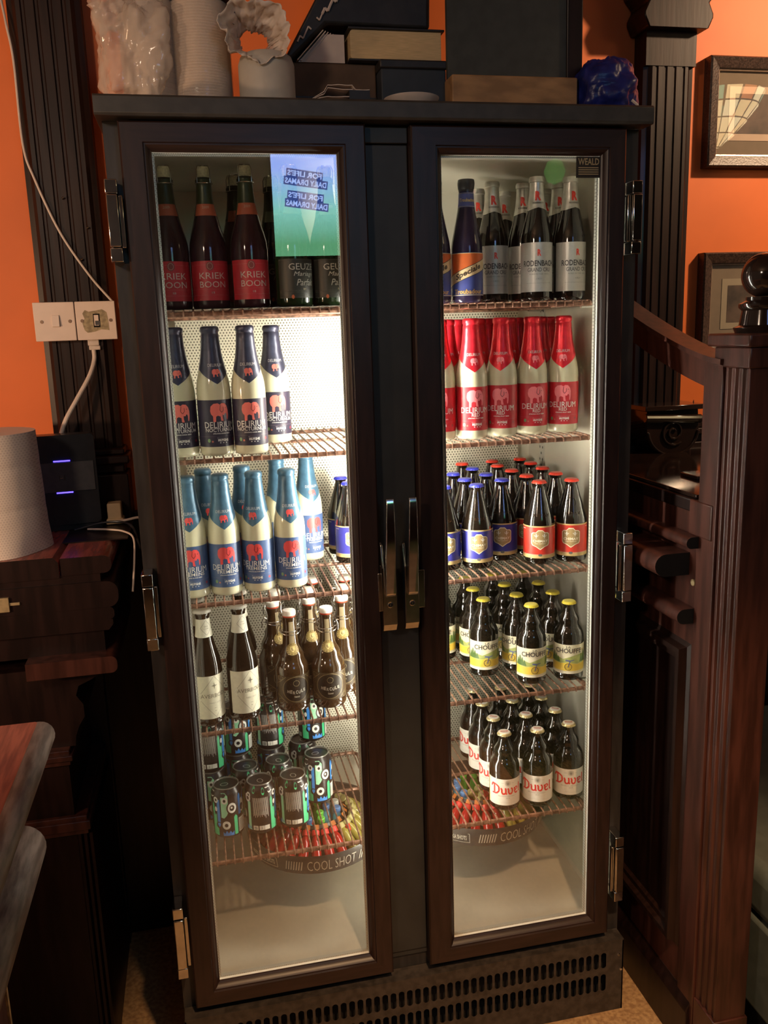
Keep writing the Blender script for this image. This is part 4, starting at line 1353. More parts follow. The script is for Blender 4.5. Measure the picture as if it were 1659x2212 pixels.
def tray(cx, cy, rot, lab, side, colour):
    R = 0.168
    t = thing('shot_tray', lab, 'tray', (cx, cy, TZ), 0, 'round trays of shot bottles')
    MB().lathe([(0.004, 0.001), (0.004, R - 0.008), (0.046, R - 0.003), (0.048, R), (0.044, R + 0.001), (0.0, R - 0.006), (0.0, 0.001)], M_tray, 64, caps=False).build('rim', t, ang=0.6)
    lt = Print()
    w = (0.50, 0.47, 0.38)
    base = rot
    for rep in range(3):
        a0 = (base + rep * 2 * pi / 3) * R
        lt.text('COOL SHOT', a0, .022, .118, .026, w, 1, bold=-0.01)
        for side_ in (-1, 1):
            for i in range(7):
                xx = a0 + side_ * (.072 + i * .0062)
                lt.poly([(xx - .0035, .010), (xx - .0010, .010), (xx + .0035, .034), (xx + .0010, .034)], w, 1)
        m0 = a0 + .172
        lt.text('MIXED VODKA SHOTS', m0, .0215, .078, .013, w, 1, bold=0.03)
        lt.line([(m0 - .042, .034), (m0 - .046, .034), (m0 - .046, .009), (m0 + .046, .009), (m0 + .046, .034), (m0 + .042, .034)], .0014, w, 1)
    wr = lambda s, t_, off: Vector(((R - .0055 + .0075 * t_ / .046 + off) * sin(s / R), -(R - .0055 + .0075 * t_ / .046 + off) * cos(s / R), t_))
    obj('lettering', lt.mesh('lettering', wr, ds=.008), t)
    mb = MB()
    n = 44
    for i in range(n):
        if i % 2 == 0:
            a, b = 2 * pi * i / n, 2 * pi * (i + 1) / n
            for (r0, z0, r1, z1) in ((.070, .066, .078, .058),):
                vs = [(r0 * cos(a), r0 * sin(a), z0), (r0 * cos(b), r0 * sin(b), z0), (r1 * cos(b), r1 * sin(b), z1), (r1 * cos(a), r1 * sin(a), z1)]
                mb.add(vs, [(0, 1, 2, 3)], mat('orange_card', (0.50, 0.16, 0.03), 0.6, var=0.05) if i == 0 else mb.mats[0])
    mb.lathe([(0.004, .071), (.058, .071), (.064, .069), (.058, .073), (0.004, .073)], M_black, 40, caps=False)
    mb.build('card_ring', t, ang=0.5)
    MB().box(-.05, .05, .110, .150, -(TZ - 0.2355), -0.001, M_clearp).build('stand', t, bevel=0.003)
    # bottles: outer ring and inner rings
    spots = [(.137, 26)] + [(.054, 11), (.027, 5)]
    for ri, (r, n) in enumerate(spots):
        for i in range(n):
            a = 2 * pi * (i + .5 * (ri % 2)) / n
            x, y = r * cos(a), r * sin(a)
            if y > .105:
                continue
            k = colour(x * (1 if ri == 0 else 1.5), y, ri)
            zz = TZ + .0045
            lab_ = 'small %s shot bottle %s of the %s round tray' % (k, ('lying at the rim', 'in the inner ring', 'at the centre')[ri], side)
            if k not in MINI:
                b = thing('shot_bottle', lab_, 'bottle', (cx + x, cy + y, zz), 0, '')
                make_mini(b, *CAPC[k])
                MINI[k] = b
            else:
                b = copy_tree(MINI[k])
                b.location = (cx + x, cy + y, zz)
            if ri == 0:
                b.rotation_mode = 'QUATERNION'
                b.rotation_quaternion = Vector((-cos(a), -sin(a), .95)).to_track_quat('Z', 'Y')
                b.location.z = zz + .009
            else:
                b.rotation_mode = 'XYZ'
                b.location.z = zz
            b['label'] = lab_
            b['group'] = '%s shot bottles, %s, %s tray' % (k, ('rim', 'inner ring', 'centre')[ri], side)
    return t


tray(.305, .272, .10, 'round black tray of shot bottles low in the left half', 'left', lambda x, y, r: ('red' if x < .07 else 'amber') if r == 0 else ('clear' if y > 0 and x > .03 else ('blue' if (int(x * 90) % 3 == 0) else ('green' if int(x * 120) % 4 == 1 else 'red'))))
tray(.722, .272, .36, 'round black tray of shot bottles low in the right half', 'right', lambda x, y, r: 'green' if y > .035 else ('blue' if y > -.035 and x < -.04 else ('red' if x < .02 else 'amber')))
# ------------------------------------------------------------------ things on top of the fridge
TOP = 2.0245
M_card = mat('brown_cardboard', (0.11, 0.065, 0.04), 0.8, var=0.12, scale=30)
M_navy = mat('dark_blue_card', (0.022, 0.030, 0.042), 0.6, var=0.1, scale=30)
M_slate = mat('slate_board', (0.045, 0.050, 0.048), 0.75, var=0.12, scale=40)
M_block = mat('pale_wood_block', (0.34, 0.19, 0.085), 0.6, var=0.22, scale=14, stretch=(1, 3, 3), bump=0.1)
M_bluebag = mat('blue_plastic_bag', (0.012, 0.020, 0.16), 0.35, var=0.2, scale=50, bump=0.8)
M_pages = mat('book_pages', (0.62, 0.45, 0.24), 0.8, var=0.12, scale=120, stretch=(0.3, 1, 10))
M_sheet = mat('white_paper', (0.66, 0.55, 0.48), 0.7, var=0.04, scale=40)
M_cup = mat('white_paper_cups', (0.62, 0.50, 0.40), 0.55, var=0.04, scale=40)
M_film = film_mat('crinkled_plastic_film', (0.90, 0.78, 0.66), 0.45, 0.10)
M_film2 = film_mat('white_bag_film', (0.85, 0.74, 0.64), 0.85, 0.3)
M_leather = mat('black_vinyl', (0.018, 0.016, 0.016), 0.5, var=0.2, scale=50, bump=0.3)


def blob(name, c, r, mt, parent=None, amp=0.15, fr=14, p=3.0, nu=44, nv=28, seed=0, floorz=None, ridge=0.0):
    vs, fs = [], []
    for j in range(nv + 1):
        v = -pi / 2 + pi * j / nv
        for i in range(nu):
            u = 2 * pi * i / nu
            d = Vector((cos(v) * cos(u), cos(v) * sin(u), sin(v)))
            k = (abs(d.x) ** p + abs(d.y) ** p + abs(d.z) ** p) ** (-1 / p)
            q = d * fr * 0.22 + Vector((seed, seed * 2.1, 0))
            f = 1 + amp * noise.noise(q) + ridge * (abs(noise.noise(q * 2.7)) - 0.25) + ridge * .5 * (abs(noise.noise(q * 6)) - .25)
            pt = Vector((c[0] + r[0] * d.x * k * f, c[1] + r[1] * d.y * k * f, c[2] + r[2] * d.z * k * f))
            if floorz is not None:
                pt.z = max(pt.z, floorz)
            vs.append(pt)
    for j in range(nv):
        for i in range(nu):
            fs.append((j * nu + i, j * nu + (i + 1) % nu, (j + 1) * nu + (i + 1) % nu, (j + 1) * nu + i))
    return MB().add(vs, fs, mt).build(name, parent, ang=2.5)


b = thing('cup_bag', 'big crinkled clear plastic bag holding a stack of white cups', 'bag', (0.030, 0.165, TOP))
mb = MB()
pr = []
for i in range(22):
    z = 0.002 + i * 0.0095
    pr += [(z, 0.050), (z + 0.004, 0.0512), (z + 0.0085, 0.0512)]
mb.lathe(pr, M_cup, 36, c=(0.028, 0.01, 0))
mb.build('cups', b)
blob('film', (0.004, 0, 0.098), (0.062, 0.064, 0.098), M_film, b, amp=0.30, fr=9, p=4.0, seed=3, floorz=0.001, ridge=0.16, nu=96, nv=64)
blob('film_knot', (-0.035, -0.02, 0.18), (0.030, 0.03, 0.032), M_film, b, amp=0.5, fr=12, seed=5, ridge=0.3)

b = thing('plate_stack', 'tall wrapped stack of white paper plates with dark lids on top', 'stack', (0.156, 0.175, TOP))
mb = MB()
pr = []
for i in range(40):
    z = 0.001 + i * 0.0050
    pr += [(z, 0.0515), (z + 0.0016, 0.0540), (z + 0.0040, 0.0540)]
mb.lathe(pr, M_cup, 40)
mb.build('plates', b)
MB().lathe([(0.0, 0.0555), (0.03, 0.0560), (0.17, 0.0562), (0.202, 0.054)], M_film, 40, caps=False).build('film', b)
mb = MB()
for i in range(4):
    mb.lathe([(0.2035 + i * 0.005, 0.050), (0.206 + i * 0.005, 0.062 - i * .001), (0.2075 + i * 0.005, 0.062 - i * .001)], M_leather, 32, c=(0.010 + i * .002, 0, 0))
mb.build('dark_lids', b)

b = thing('cup_tube', 'short white tube of cups topped by an open white plastic bag', 'tube', (0.272, 0.120, TOP))
MB().lathe([(0, 0.0505), (0.003, 0.0525), (0.085, 0.0525), (0.098, 0.048), (0.104, 0.040)], mat('grey_white_tube', (0.50, 0.46, 0.40), 0.5, var=0.04, scale=40), 40).build('tube', b)
vs, fs = [], []
nu, nv = 96, 12
for j in range(nv):
    for i in range(nu):
        a = 2 * pi * i / nu
        w = -1 + 2 * j / (nv - 1)
        cr = noise.noise(Vector((cos(a) * 2, sin(a) * 2, 1.5)))
        rr = 0.047 * (1 + 0.28 * cr) * (1 - 0.62 * ((w + 1) / 2) ** 1.4) + 0.004 * w * w
        x = rr * cos(a) * 1.28 - 0.018
        z = 0.128 + rr * sin(a) * 1.02
        y = -0.02 + 0.040 * w + 0.010 * noise.noise(Vector((a * 1.3, w * 2, 4)))
        s = 0.006 * noise.noise(Vector((cos(a) * 6, sin(a) * 6, w * 3))) + 0.003 * noise.noise(Vector((cos(a) * 15, sin(a) * 15, w * 5)))
        vs.append((x + s, y, z + s))
for j in range(nv - 1):
    for i in range(nu):
        fs.append((j * nu + i, j * nu + (i + 1) % nu, (j + 1) * nu + (i + 1) % nu, (j + 1) * nu + i))
o = MB().add(vs, fs, M_film2).build('open_bag', b, ang=2.5)
sm = o.modifiers.new('s', 'SOLIDIFY')
sm.thickness = 0.0006

b = thing('cardboard_box', 'flat brown cardboard box under the books', 'box', (0.40, 0.33, TOP))
MB().box(-0.085, 0.10, -0.13, 0.12, 0.0, 0.117, M_card).build('carton', b, bevel=0.003)
MB().box(-0.085, 0.10, -0.1308, -0.130, 0.052, 0.0545, M_leather).build('seam', b)
b = thing('blue_folder_box', 'dark blue box beside the slate board', 'box', (0.575, 0.30, TOP))
MB().box(-0.074, 0.060, -0.14, 0.12, 0.0, 0.100, M_navy).build('case', b, bevel=0.003)
MB().box(-0.076, 0.062, -0.142, 0.12, 0.100, 0.1165, M_leather).build('lid', b, bevel=0.003)
b = thing('thick_book', 'thick black-covered book with cream page edges', 'book', (0.54, 0.30, TOP + 0.1175))
MB().prism(rnd_rect(-0.094, 0.092, 0.004, 0.057, 0.006, right=False, left=True), -0.117, 0.12, M_pages, axis='y').build('pages', b, bevel=0.001)
MB().box(-0.098, 0.098, -0.122, 0.125, 0.0, 0.0038, M_leather).build('cover', b, bevel=0.001)
MB().box(-0.098, 0.098, -0.122, 0.125, 0.0575, 0.0615, M_leather).build('cover', b, bevel=0.001)
b = thing('paper_wedge', 'slanted pile of loose white papers beside the book', 'papers', (0.385, 0.29, TOP + 0.1175))
mb = MB()
for i in range(7):
    t = i * 0.0075
    mb.prism([(-0.045 + t, 0.0015), (-0.043 + t, 0.0010), (0.010 + t * .75, 0.056 - i * .0005), (0.0085 + t * .75, 0.057 - i * .0005)], -0.10 + i * .004, 0.08, M_sheet, axis='y')
mb.prism([(-0.042, 0.0), (0.052, 0.0), (0.052, 0.052), (0.010, 0.052)], -0.09, 0.08, M_sheet, axis='y')
mb.build('sheets', b)
b = thing('black_case', 'black soft case leaning over the papers and book', 'case', (0.50, 0.30, TOP + 0.18))
MB().prism([(-0.185, -0.060), (-0.170, -0.062), (-0.098, 0.005), (0.112, 0.003), (0.118, 0.22), (0.0, 0.26), (-0.07, 0.13)], -0.11, 0.12, M_leather, axis='y').build('shell', b, bevel=0.01, seg=3)
mb = MB()
pts = []
for i in range(16):
    t = i / 15
    pts.append((-0.158 + 0.085 * t, -0.114, -0.030 + 0.085 * t + 0.006 * sin(i * 2.1)))
for i in range(15):
    if i in (5, 6):
        continue
    mb.cyl(pts[i], pts[i + 1], 0.0016 if i < 9 else 0.0028, M_sheet, 6)
mb.build('torn_edge', b)

b = thing('paper_napkins', 'thin fan of white paper napkins at the front edge', 'napkins', (0.390, 0.065, TOP))
mb = MB()
for k in range(4):
    vs, fs = [], []
    n = 18
    for i in range(n + 1):
        x = -0.058 + 0.116 * i / n
        z = 0.004 + 0.006 * k + 0.0035 * noise.noise(Vector((x * 40, k * 3.1, 0))) + (0.008 if -0.02 < x < 0.03 else 0) * (k > 1)
        if x < -0.02:
            z *= (x + 0.058) / 0.038
        for (yy, dz) in ((-0.045, 0), (0.05, 0.002)):
            vs += [(x, yy, z + dz), (x, yy, z + dz + 0.0012)]
    for i in range(n):
        o_ = i * 4
        fs += [(o_, o_ + 4, o_ + 5, o_ + 1), (o_ + 1, o_ + 5, o_ + 7, o_ + 3), (o_ + 2, o_ + 6, o_ + 7, o_ + 3), (o_, o_ + 4, o_ + 6, o_ + 2)]
    mb.add(vs, fs, M_sheet)
mb.box(0.02, 0.058, -0.046, 0.05, 0.0, 0.022, M_leather)
mb.build('napkin_sheets', b, ang=0.3)
b = thing('oval_plate', 'thin white oval plate lying by the slate board', 'plate', (0.540, 0.075, TOP))
o = MB().lathe([(0, 0.030), (0.003, 0.035), (0.020, 0.052), (0.0225, 0.053), (0.021, 0.050), (0.006, 0.033), (0.006, 0.001)], M_sheet, 40, caps=False).build('dish', b)

b = thing('slate_board', 'large dark slate board with brown wooden frame', 'board', (0.775, 0.155, TOP + 0.080))
MB().box(-0.140, 0.112, -0.006, 0.006, 0.0, 0.62, M_slate).build('slate', b)
mb = MB()
mb.box(0.112, 0.146, -0.012, 0.012, 0.0, 0.62, M_block if False else M_bardk)
mb.box(-0.140, 0.112, -0.012, 0.012, 0.60, 0.62, M_bardk)
mb.build('frame', b, bevel=0.003)
b = thing('wood_block', 'pale wooden block supporting the slate board', 'block', (0.762, 0.160, TOP))
MB().box(-0.130, 0.134, -0.05, 0.06, 0.0, 0.079, M_block).build('block', b, bevel=0.003)
b = thing('blue_bag', 'crumpled dark blue plastic bag by the pilaster', 'bag', (0.962, 0.12, TOP))
blob('bag', (0, 0, 0.056), (0.060, 0.055, 0.058), M_bluebag, b, amp=0.25, fr=8, p=2.6, seed=8, floorz=0.0, ridge=0.10, nu=80, nv=50)
MB().tube([(0.035, -0.045, 0.03), (0.045, -0.05, 0.02), (0.042, -0.052, 0.006), (0.05, -0.05, 0.002)], 0.003, M_film2, 6).build('tail', b)

# ------------------------------------------------------------------ switch plates and cables on the left pilaster
b = thing('switch_plate', 'double cream switch plate with one rocker and one broken opening', 'switch', (-0.164, 0.528, 1.660))
mb = MB()
mb.box(-0.090, 0.090, 0.0, 0.011, -0.040, 0.046, M_bardk)
mb.build('back_box', b, bevel=0.002)
MB().box(-0.092, -0.0015, -0.008, 0.0, -0.0425, 0.0455, M_plas).build('plate', b, bevel=0.0015)
MB().box(0.0005, 0.090, -0.008, 0.0, -0.0425, 0.0455, M_plas).build('plate', b, bevel=0.0015)
mb = MB()
mb.prism([(-0.0145, -0.010), (-0.009, -0.010), (-0.008, 0.016), (-0.011, 0.016)], -0.052, -0.036, M_plas, axis='x')
mb.build('rocker', b, bevel=0.0008)
mb = MB()
for x in (-0.075, -0.013, 0.014, 0.078):
    for (r0, r1, y0, y1) in ((0.0040, 0.0036, -0.008, -0.0095),):
        vs = [(x + r0 * cos(t), y0, 0.0015 + r0 * sin(t)) for t in [2 * pi * i / 12 for i in range(12)]] + [(x + r1 * cos(t), y1, 0.0015 + r1 * sin(t)) for t in [2 * pi * i / 12 for i in range(12)]]
        mb.add(vs, [(i, (i + 1) % 12, 12 + (i + 1) % 12, 12 + i) for i in range(12)] + [tuple(range(12, 24))], mat('old_brass_screw', (0.25, 0.17, 0.12), 0.4, metal=0.6, var=0.1) if not mb.mats else mb.mats[0])
mb.build('screw', b)
mb = MB()
M_glue = mat('yellowed_filler', (0.36, 0.30, 0.19), 0.7, var=0.25, scale=120)
pts = [(0.018, -0.020), (0.024, -0.026), (0.040, -0.024), (0.055, -0.019), (0.073, -0.021), (0.072, 0.004), (0.070, 0.020), (0.060, 0.027), (0.045, 0.024), (0.030, 0.022), (0.022, 0.026), (0.016, 0.018), (0.020, 0.006), (0.014, -0.004)]
vs = [(x, -0.0085, z) for x, z in pts]
mb.add(vs, [tuple(t) for t in tessellate_polygon([[Vector((x, z, 0)) for x, z in pts]])], M_glue)
mb.box(0.039, 0.054, -0.0088, -0.0082, -0.014, 0.017, M_void)
mb.box(0.041, 0.051, -0.0092, -0.0085, -0.010, 0.014, M_plas)
mb.box(0.043, 0.0535, -0.0096, -0.0088, -0.009, 0.001, M_dkgrey)
mb.build('broken_opening', b, smooth=False)
mb = MB()
mb.box(0.020, 0.046, 0.004, 0.016, -0.056, -0.041, M_cable)
mb.box(0.022, 0.048, 0.003, 0.017, -0.066, -0.056, M_cable)
mb.build('gland', b, bevel=0.002)


def smooth_path(pts, n=8):
    out = []
    P = [Vector(p) for p in pts]
    P = [P[0] * 2 - P[1]] + P + [P[-1] * 2 - P[-2]]
    for i in range(1, len(P) - 2):
        for k in range(n):
            t = k / n
            a, b_, c, d = P[i - 1], P[i], P[i + 1], P[i + 2]
            out.append(0.5 * ((2 * b_) + (c - a) * t + (2 * a - 5 * b_ + 4 * c - d) * t * t + (3 * b_ - a - 3 * c + d) * t ** 3))
    out.append(P[-2])
    return out


tag(MB().tube(smooth_path([(-0.262, 0.595, 2.60), (-0.258, 0.56, 2.40), (-0.247, 0.535, 2.30), (-0.239, 0.531, 2.22), (-0.239, 0.531, 2.05), (-0.222, 0.531, 1.975), (-0.180, 0.531, 1.861), (-0.125, 0.531, 1.765), (-0.080, 0.531, 1.705)]), 0.0027, M_cable, 8).build('cable'),
    'thin white cable running down the left pilaster to the fridge', 'cable')
tag(MB().tube(smooth_path([(-0.132, 0.535, 1.594), (-0.133, 0.530, 1.57), (-0.145, 0.512, 1.535), (-0.175, 0.495, 1.485), (-0.205, 0.480, 1.435), (-0.222, 0.492, 1.39), (-0.226, 0.505, 1.33), (-0.228, 0.505, 1.27)]), 0.0052, M_cable, 10).build('flex'),
    'thick cream flex hanging below the switch plate', 'cable')
for (x, z, wh) in ((-0.168, 1.935, 'upper'), (-0.120, 1.87, 'middle'), (-0.140, 1.80, 'lower')):
    mb = MB()
    mb.tube([(x, 0.538, z), (x, 0.533, z), (x + 0.004, 0.532, z + 0.002)], 0.0018, M_chrome, 6)
    tag(mb.build('cable_clip'), wh + ' small metal cable pin on the left pilaster', 'clip', 'cable pins on the pilaster')

# ------------------------------------------------------------------ left bar counter (runs back to the wall; sawn end faces us)
B = thing('bar_counter', 'dark wooden bar counter with sawn end on the left', 'counter', (0, 0, 0))
Yf, Yb = 0.165, 0.535
mb = MB()
MB().prism(rnd_rect(-0.200, -0.100, 1.146, 1.183, 0.016), Yf, Yb, M_bartop, axis='y', endmat=M_bardk).build('top_board', B, ang=0.7)
MB().prism([(-0.62, 1.142), (-0.204, 1.142), (-0.204, 1.176), (-0.214, 1.186), (-0.62, 1.186)], Yf, Yb, M_bartop, axis='y', endmat=M_bardk).build('top_board', B, ang=0.7)
mb = MB()
mb.prism(rnd_rect(-0.60, -0.092, 1.072, 1.128, 0.022), Yf - 0.002, Yb, M_bardk, axis='y')
mb.prism(rnd_rect(-0.60, -0.104, 1.045, 1.072, 0.010), Yf, Yb, M_bardk, axis='y')
mb.prism([(-0.60, 1.022), (-0.118, 1.022), (-0.108, 1.034), (-0.108, 1.045), (-0.60, 1.045)], Yf, Yb, M_bardk, axis='y')
mb.build('cornice', B, ang=0.6)
MB().box(-0.60, -0.125, Yf + 0.004, Yb, 1.128, 1.146, M_bardk).build('packing_strip', B)
MB().box(-0.60, -0.130, Yf + 0.012, Yb, 0.972, 1.022, M_bardk).build('upper_panel', B)
MB().prism(rnd_rect(-0.285, -0.105, 0.938, 0.974, 0.013), Yf - 0.03, Yb, M_bar, axis='y', endmat=M_bar).build('round_rail', B, ang=0.7)
# shaped bracket
pts = [(-0.60, 0.938), (-0.150, 0.938), (-0.150, 0.915), (-0.168, 0.905), (-0.196, 0.893), (-0.203, 0.872), (-0.190, 0.850), (-0.190, 0.822), (-0.203, 0.802), (-0.212, 0.780), (-0.215, 0.757), (-0.60, 0.757)]
MB().prism(pts, Yf + 0.03, Yb, M_bardk, axis='y').build('shaped_bracket', B, ang=0.5)
for (za, zb, x) in ((0.722, 0.757, -0.226), (0.556, 0.600, -0.205)):
    mb = MB()
    mb.box(-0.60, x, Yf + 0.01, Yb, za, zb, M_bar)
    mb.box(-0.60, x + 0.006, Yf + 0.004, Yb, za + 0.012, zb - 0.010, M_bar)
    mb.build('moulding', B, bevel=0.002)
MB().box(-0.60, -0.232, Yf + 0.02, Yb, 0.600, 0.722, M_bardk).build('mid_panel', B)
mb = MB()
pr = [(-0.60, Yf + 0.02), (-0.232, Yf + 0.02)]
for i in range(3):
    x = -0.228 + i * 0.012
    pr += [(x, Yf + 0.012), (x + 0.006, Yf + 0.012), (x + 0.008, Yf + 0.020)]
pr += [(-0.192, Yf + 0.03), (-0.192, Yb), (-0.60, Yb)]
mb.prism(pr, 0.0, 0.556, M_bardk, axis='z')
mb.build('base_panel', B, ang=0.5)
MB().box(-0.60, -0.19, Yb, 0.575, 0.0, 1.14, M_bardk).build('back_board', B)
MB().box(-0.60, -0.075, 0.30, 0.50, 1.183, 1.1855, M_bardk).build('back_strip', B)
mb = MB()
mb.box(-0.340, -0.305, Yf - 0.008, Yf, 1.082, 1.112, M_brass)
mb.box(-0.365, -0.285, Yf - 0.005, Yf, 1.094, 1.100, M_brass)
mb.build('lock_plate', B, bevel=0.001)

r = thing('paper_roll', 'large quilted white paper towel roll on the bar', 'paper roll', (-0.345, 0.285, 1.1865), 0)
vs, fs = [], []
nu, nv = 72, 46
for j in range(nv + 1):
    z = 0.250 * j / nv
    for i in range(nu):
        a = 2 * pi * i / nu
        rr = 0.112 - 0.008 * z / 0.27
        for (zc, sl) in ((0.075, 0.35), (0.165, 0.30)):
            d = z - (zc + sl * 0.06 * sin(a + 2.2))
            rr -= 0.0025 * math.exp(-(d / 0.006) ** 2) * (0.6 + 0.6 * sin(a * 40))
        if z < 0.05:
            rr += 0.004 * (0.05 - z) / 0.05 * sin(a * 5 + 1)
        vs.append((rr * cos(a), rr * sin(a), z))
for j in range(nv):
    for i in range(nu):
        fs.append((j * nu + i, j * nu + (i + 1) % nu, (j + 1) * nu + (i + 1) % nu, (j + 1) * nu + i))
fs.append(tuple(nv * nu + i for i in range(nu)))
fs.append(tuple(reversed(range(nu))))
MB().add(vs, fs, M_paper).build('paper', r, ang=0.8)
MB().lathe([(0.2502, 0.026), (0.2515, 0.026), (0.2515, 0.022), (0.2502, 0.022)], M_card, 24, caps=False).build('core', r)

r = thing('router', 'black upright router box with two glowing blue strips', 'router', (-0.204, 0.440, 1.1865), radians(6))
PR = rnd_rect(-0.078, 0.062, 0.014, 0.222, 0.010, right=True, left=True)
MB().prism(PR, -0.018, 0.030, M_black, axis='y').build('case', r, bevel=0.003)
MB().box(-0.076, 0.056, -0.0215, -0.018, 0.092, 0.160, M_dkgrey).build('face_band', r, bevel=0.001)
for z in (0.1615, 0.0885):
    MB().box(-0.030, 0.006, -0.0200, -0.0180, z, z + 0.0028, M_blue).build('light_strip', r)
mb = MB()
mb.tube([(-0.020, -0.0222, 0.118), (-0.020, -0.0222, 0.130), (-0.014, -0.0222, 0.131), (-0.013, -0.0222, 0.124), (-0.019, -0.0222, 0.123)], 0.0007, M_chrome, 5)
mb.tube([(-0.009, -0.0222, 0.119), (-0.009, -0.0222, 0.132)], 0.0009, M_chrome, 5)
mb.build('emblem', r)
MB().prism([(-0.075, 0.0), (0.065, 0.0), (0.060, 0.018), (-0.070, 0.018)], -0.012, 0.028, M_black, axis='y').build('foot', r, bevel=0.003)

r = thing('plug_adapter', 'small cream plug adapter behind the router', 'plug', (-0.112, 0.475, 1.1865))
MB().box(-0.018, 0.014, -0.02, 0.018, 0.0, 0.050, mat('cream_plastic', (0.62, 0.45, 0.27), 0.5, var=0.05)).build('body', r, bevel=0.003)
MB().box(-0.022, 0.018, -0.024, 0.018, 0.0, 0.014, mat('cream_plastic', (0.62, 0.45, 0.27), 0.5, var=0.05)).build('base', r, bevel=0.003)
for i, (pts, rad, mt, lb) in enumerate((
        ([(-0.170, 0.40, 1.191), (-0.12, 0.36, 1.195), (-0.085, 0.34, 1.192), (-0.062, 0.29, 1.186), (-0.060, 0.24, 1.15), (-0.066, 0.20, 1.09)], 0.0022, M_cable, 'thin pale lead trailing off the bar edge'),
        ([(-0.200, 0.40, 1.191), (-0.130, 0.42, 1.20), (-0.075, 0.40, 1.193), (-0.050, 0.30, 1.16)], 0.0028, M_black, 'black lead curling behind the router'),
        ([(-0.110, 0.45, 1.193), (-0.085, 0.43, 1.200), (-0.050, 0.44, 1.198), (-0.045, 0.42, 1.15)], 0.0030, M_sheet, 'white lead beside the cream plug adapter'))):
    tag(MB().tube(smooth_path(pts), rad, mt, 8).build('lead'), lb, 'cable')

# nearer bar section at the lower left
Bn = thing('worn_bar_section', 'near bar section with worn red top and greyed rounded edge', 'counter', (0, 0, 0))
ya, yb = -1.15, -0.215
pr = [(-0.62, 0.952), (-0.205, 0.952)] + [(-0.197 + 0.022 * cos(a), 0.976 + 0.024 * sin(a)) for a in [-pi / 2 + pi * i / 10 for i in range(11)]] + [(-0.205, 1.000), (-0.62, 1.000)]
MB().prism(pr, ya, yb, M_worn, axis='y').build('nosing', Bn, ang=0.7)
MB().prism([(-0.62, 1.0003), (-0.200, 1.0003), (-0.203, 1.0022), (-0.62, 1.0022)], ya, yb - 0.004, mat('worn_red_top', (0.46, 0.13, 0.075), 0.35, c2=(0.28, 0.075, 0.045), scale=25, stretch=(5, 0.5, 1)), axis='y').build('red_top', Bn)
mb = MB()
mb.prism([(-0.62, 0.86), (-0.236, 0.86), (-0.228, 0.875), (-0.222, 0.90), (-0.216, 0.92), (-0.200, 0.94), (-0.200, 0.952), (-0.62, 0.952)], ya, yb - 0.02, M_worn, axis='y')
mb.build('cove', Bn, ang=0.5)
for i in range(26):
    pass
mb = MB()
for i in range(30):
    y = yb - 0.03 - i * 0.028
    mb.cyl((-0.209, y, 0.918), (-0.203, y - 0.020, 0.926), 0.006, M_worn, 6)
tag(mb.build('bead_carving', Bn), kind='stuff')
pr = [(-0.62, 0.735)] + [(-0.246 + 0.038 * cos(a), 0.782 + 0.040 * sin(a)) for a in [-1.2 + 2.6 * i / 10 for i in range(11)]] + [(-0.30, 0.835), (-0.62, 0.835)]
MB().prism(pr, ya, yb - 0.01, M_worn, axis='y').build('lower_rail', Bn, ang=0.7)
MB().box(-0.62, -0.262, ya, yb - 0.03, 0.835, 0.86, M_worn).build('band', Bn)
MB().box(-0.62, -0.300, ya, yb - 0.03, 0.0, 0.735, M_bar).build('panel', Bn)
M_gold = mat('peeling_gold_edge', (0.42, 0.22, 0.07), 0.5, c2=(0.03, 0.02, 0.015), scale=30)
MB().box(-0.302, -0.296, yb - 0.034, yb - 0.026, 0.0, 0.735, M_gold).build('edge_strip', Bn)

# ------------------------------------------------------------------ right partition with newel post
P = thing('bar_partition', 'red-brown panelled wooden partition right of the fridge', 'partition', (0, 0, 0))
XL = 1.07
MB().box(XL, XL + 0.045, -0.165, 0.574, 0.0, 1.235, M_bar).build('panel_board', P)
mb = MB()
mb.box(XL - 0.012, XL, -0.165, 0.574, 0.0, 0.11, M_bardk)
mb.prism([(XL, 0.11), (XL - 0.012, 0.11), (XL - 0.010, 0.122), (XL - 0.004, 0.132), (XL, 0.145)], -0.165, 0.574, M_bardk, axis='y')
mb.build('skirting', P, bevel=0.002)
# raised panel with moulded border
mb = MB()
for (ya_, yb_, za_, zb_) in ((-0.105, 0.50, 0.23, 0.955),):
    L = [(0.0, 0), (0.010, 0.004), (0.014, 0.020), (0.026, 0.020), (0.032, 0.010), (0.044, 0.010), (0.050, 0.003)]
    for (e0, h0), (e1, h1) in zip(L[:-1], L[1:]):
        vs = []
        for e, h in ((e0, h0), (e1, h1)):
            vs += [(XL - h, ya_ + e, za_ + e), (XL - h, yb_ - e, za_ + e), (XL - h, yb_ - e, zb_ - e), (XL - h, ya_ + e, zb_ - e)]
        mb.add(vs, [(k, (k + 1) % 4, 4 + (k + 1) % 4, 4 + k) for k in range(4)], M_pil)
    e, h = L[-1]
    mb.add([(XL - h, ya_ + e, za_ + e), (XL - h, yb_ - e, za_ + e), (XL - h, yb_ - e, zb_ - e), (XL - h, ya_ + e, zb_ - e)], [(0, 1, 2, 3)], M_bardk)
mb.build('raised_panel', P, smooth=False)
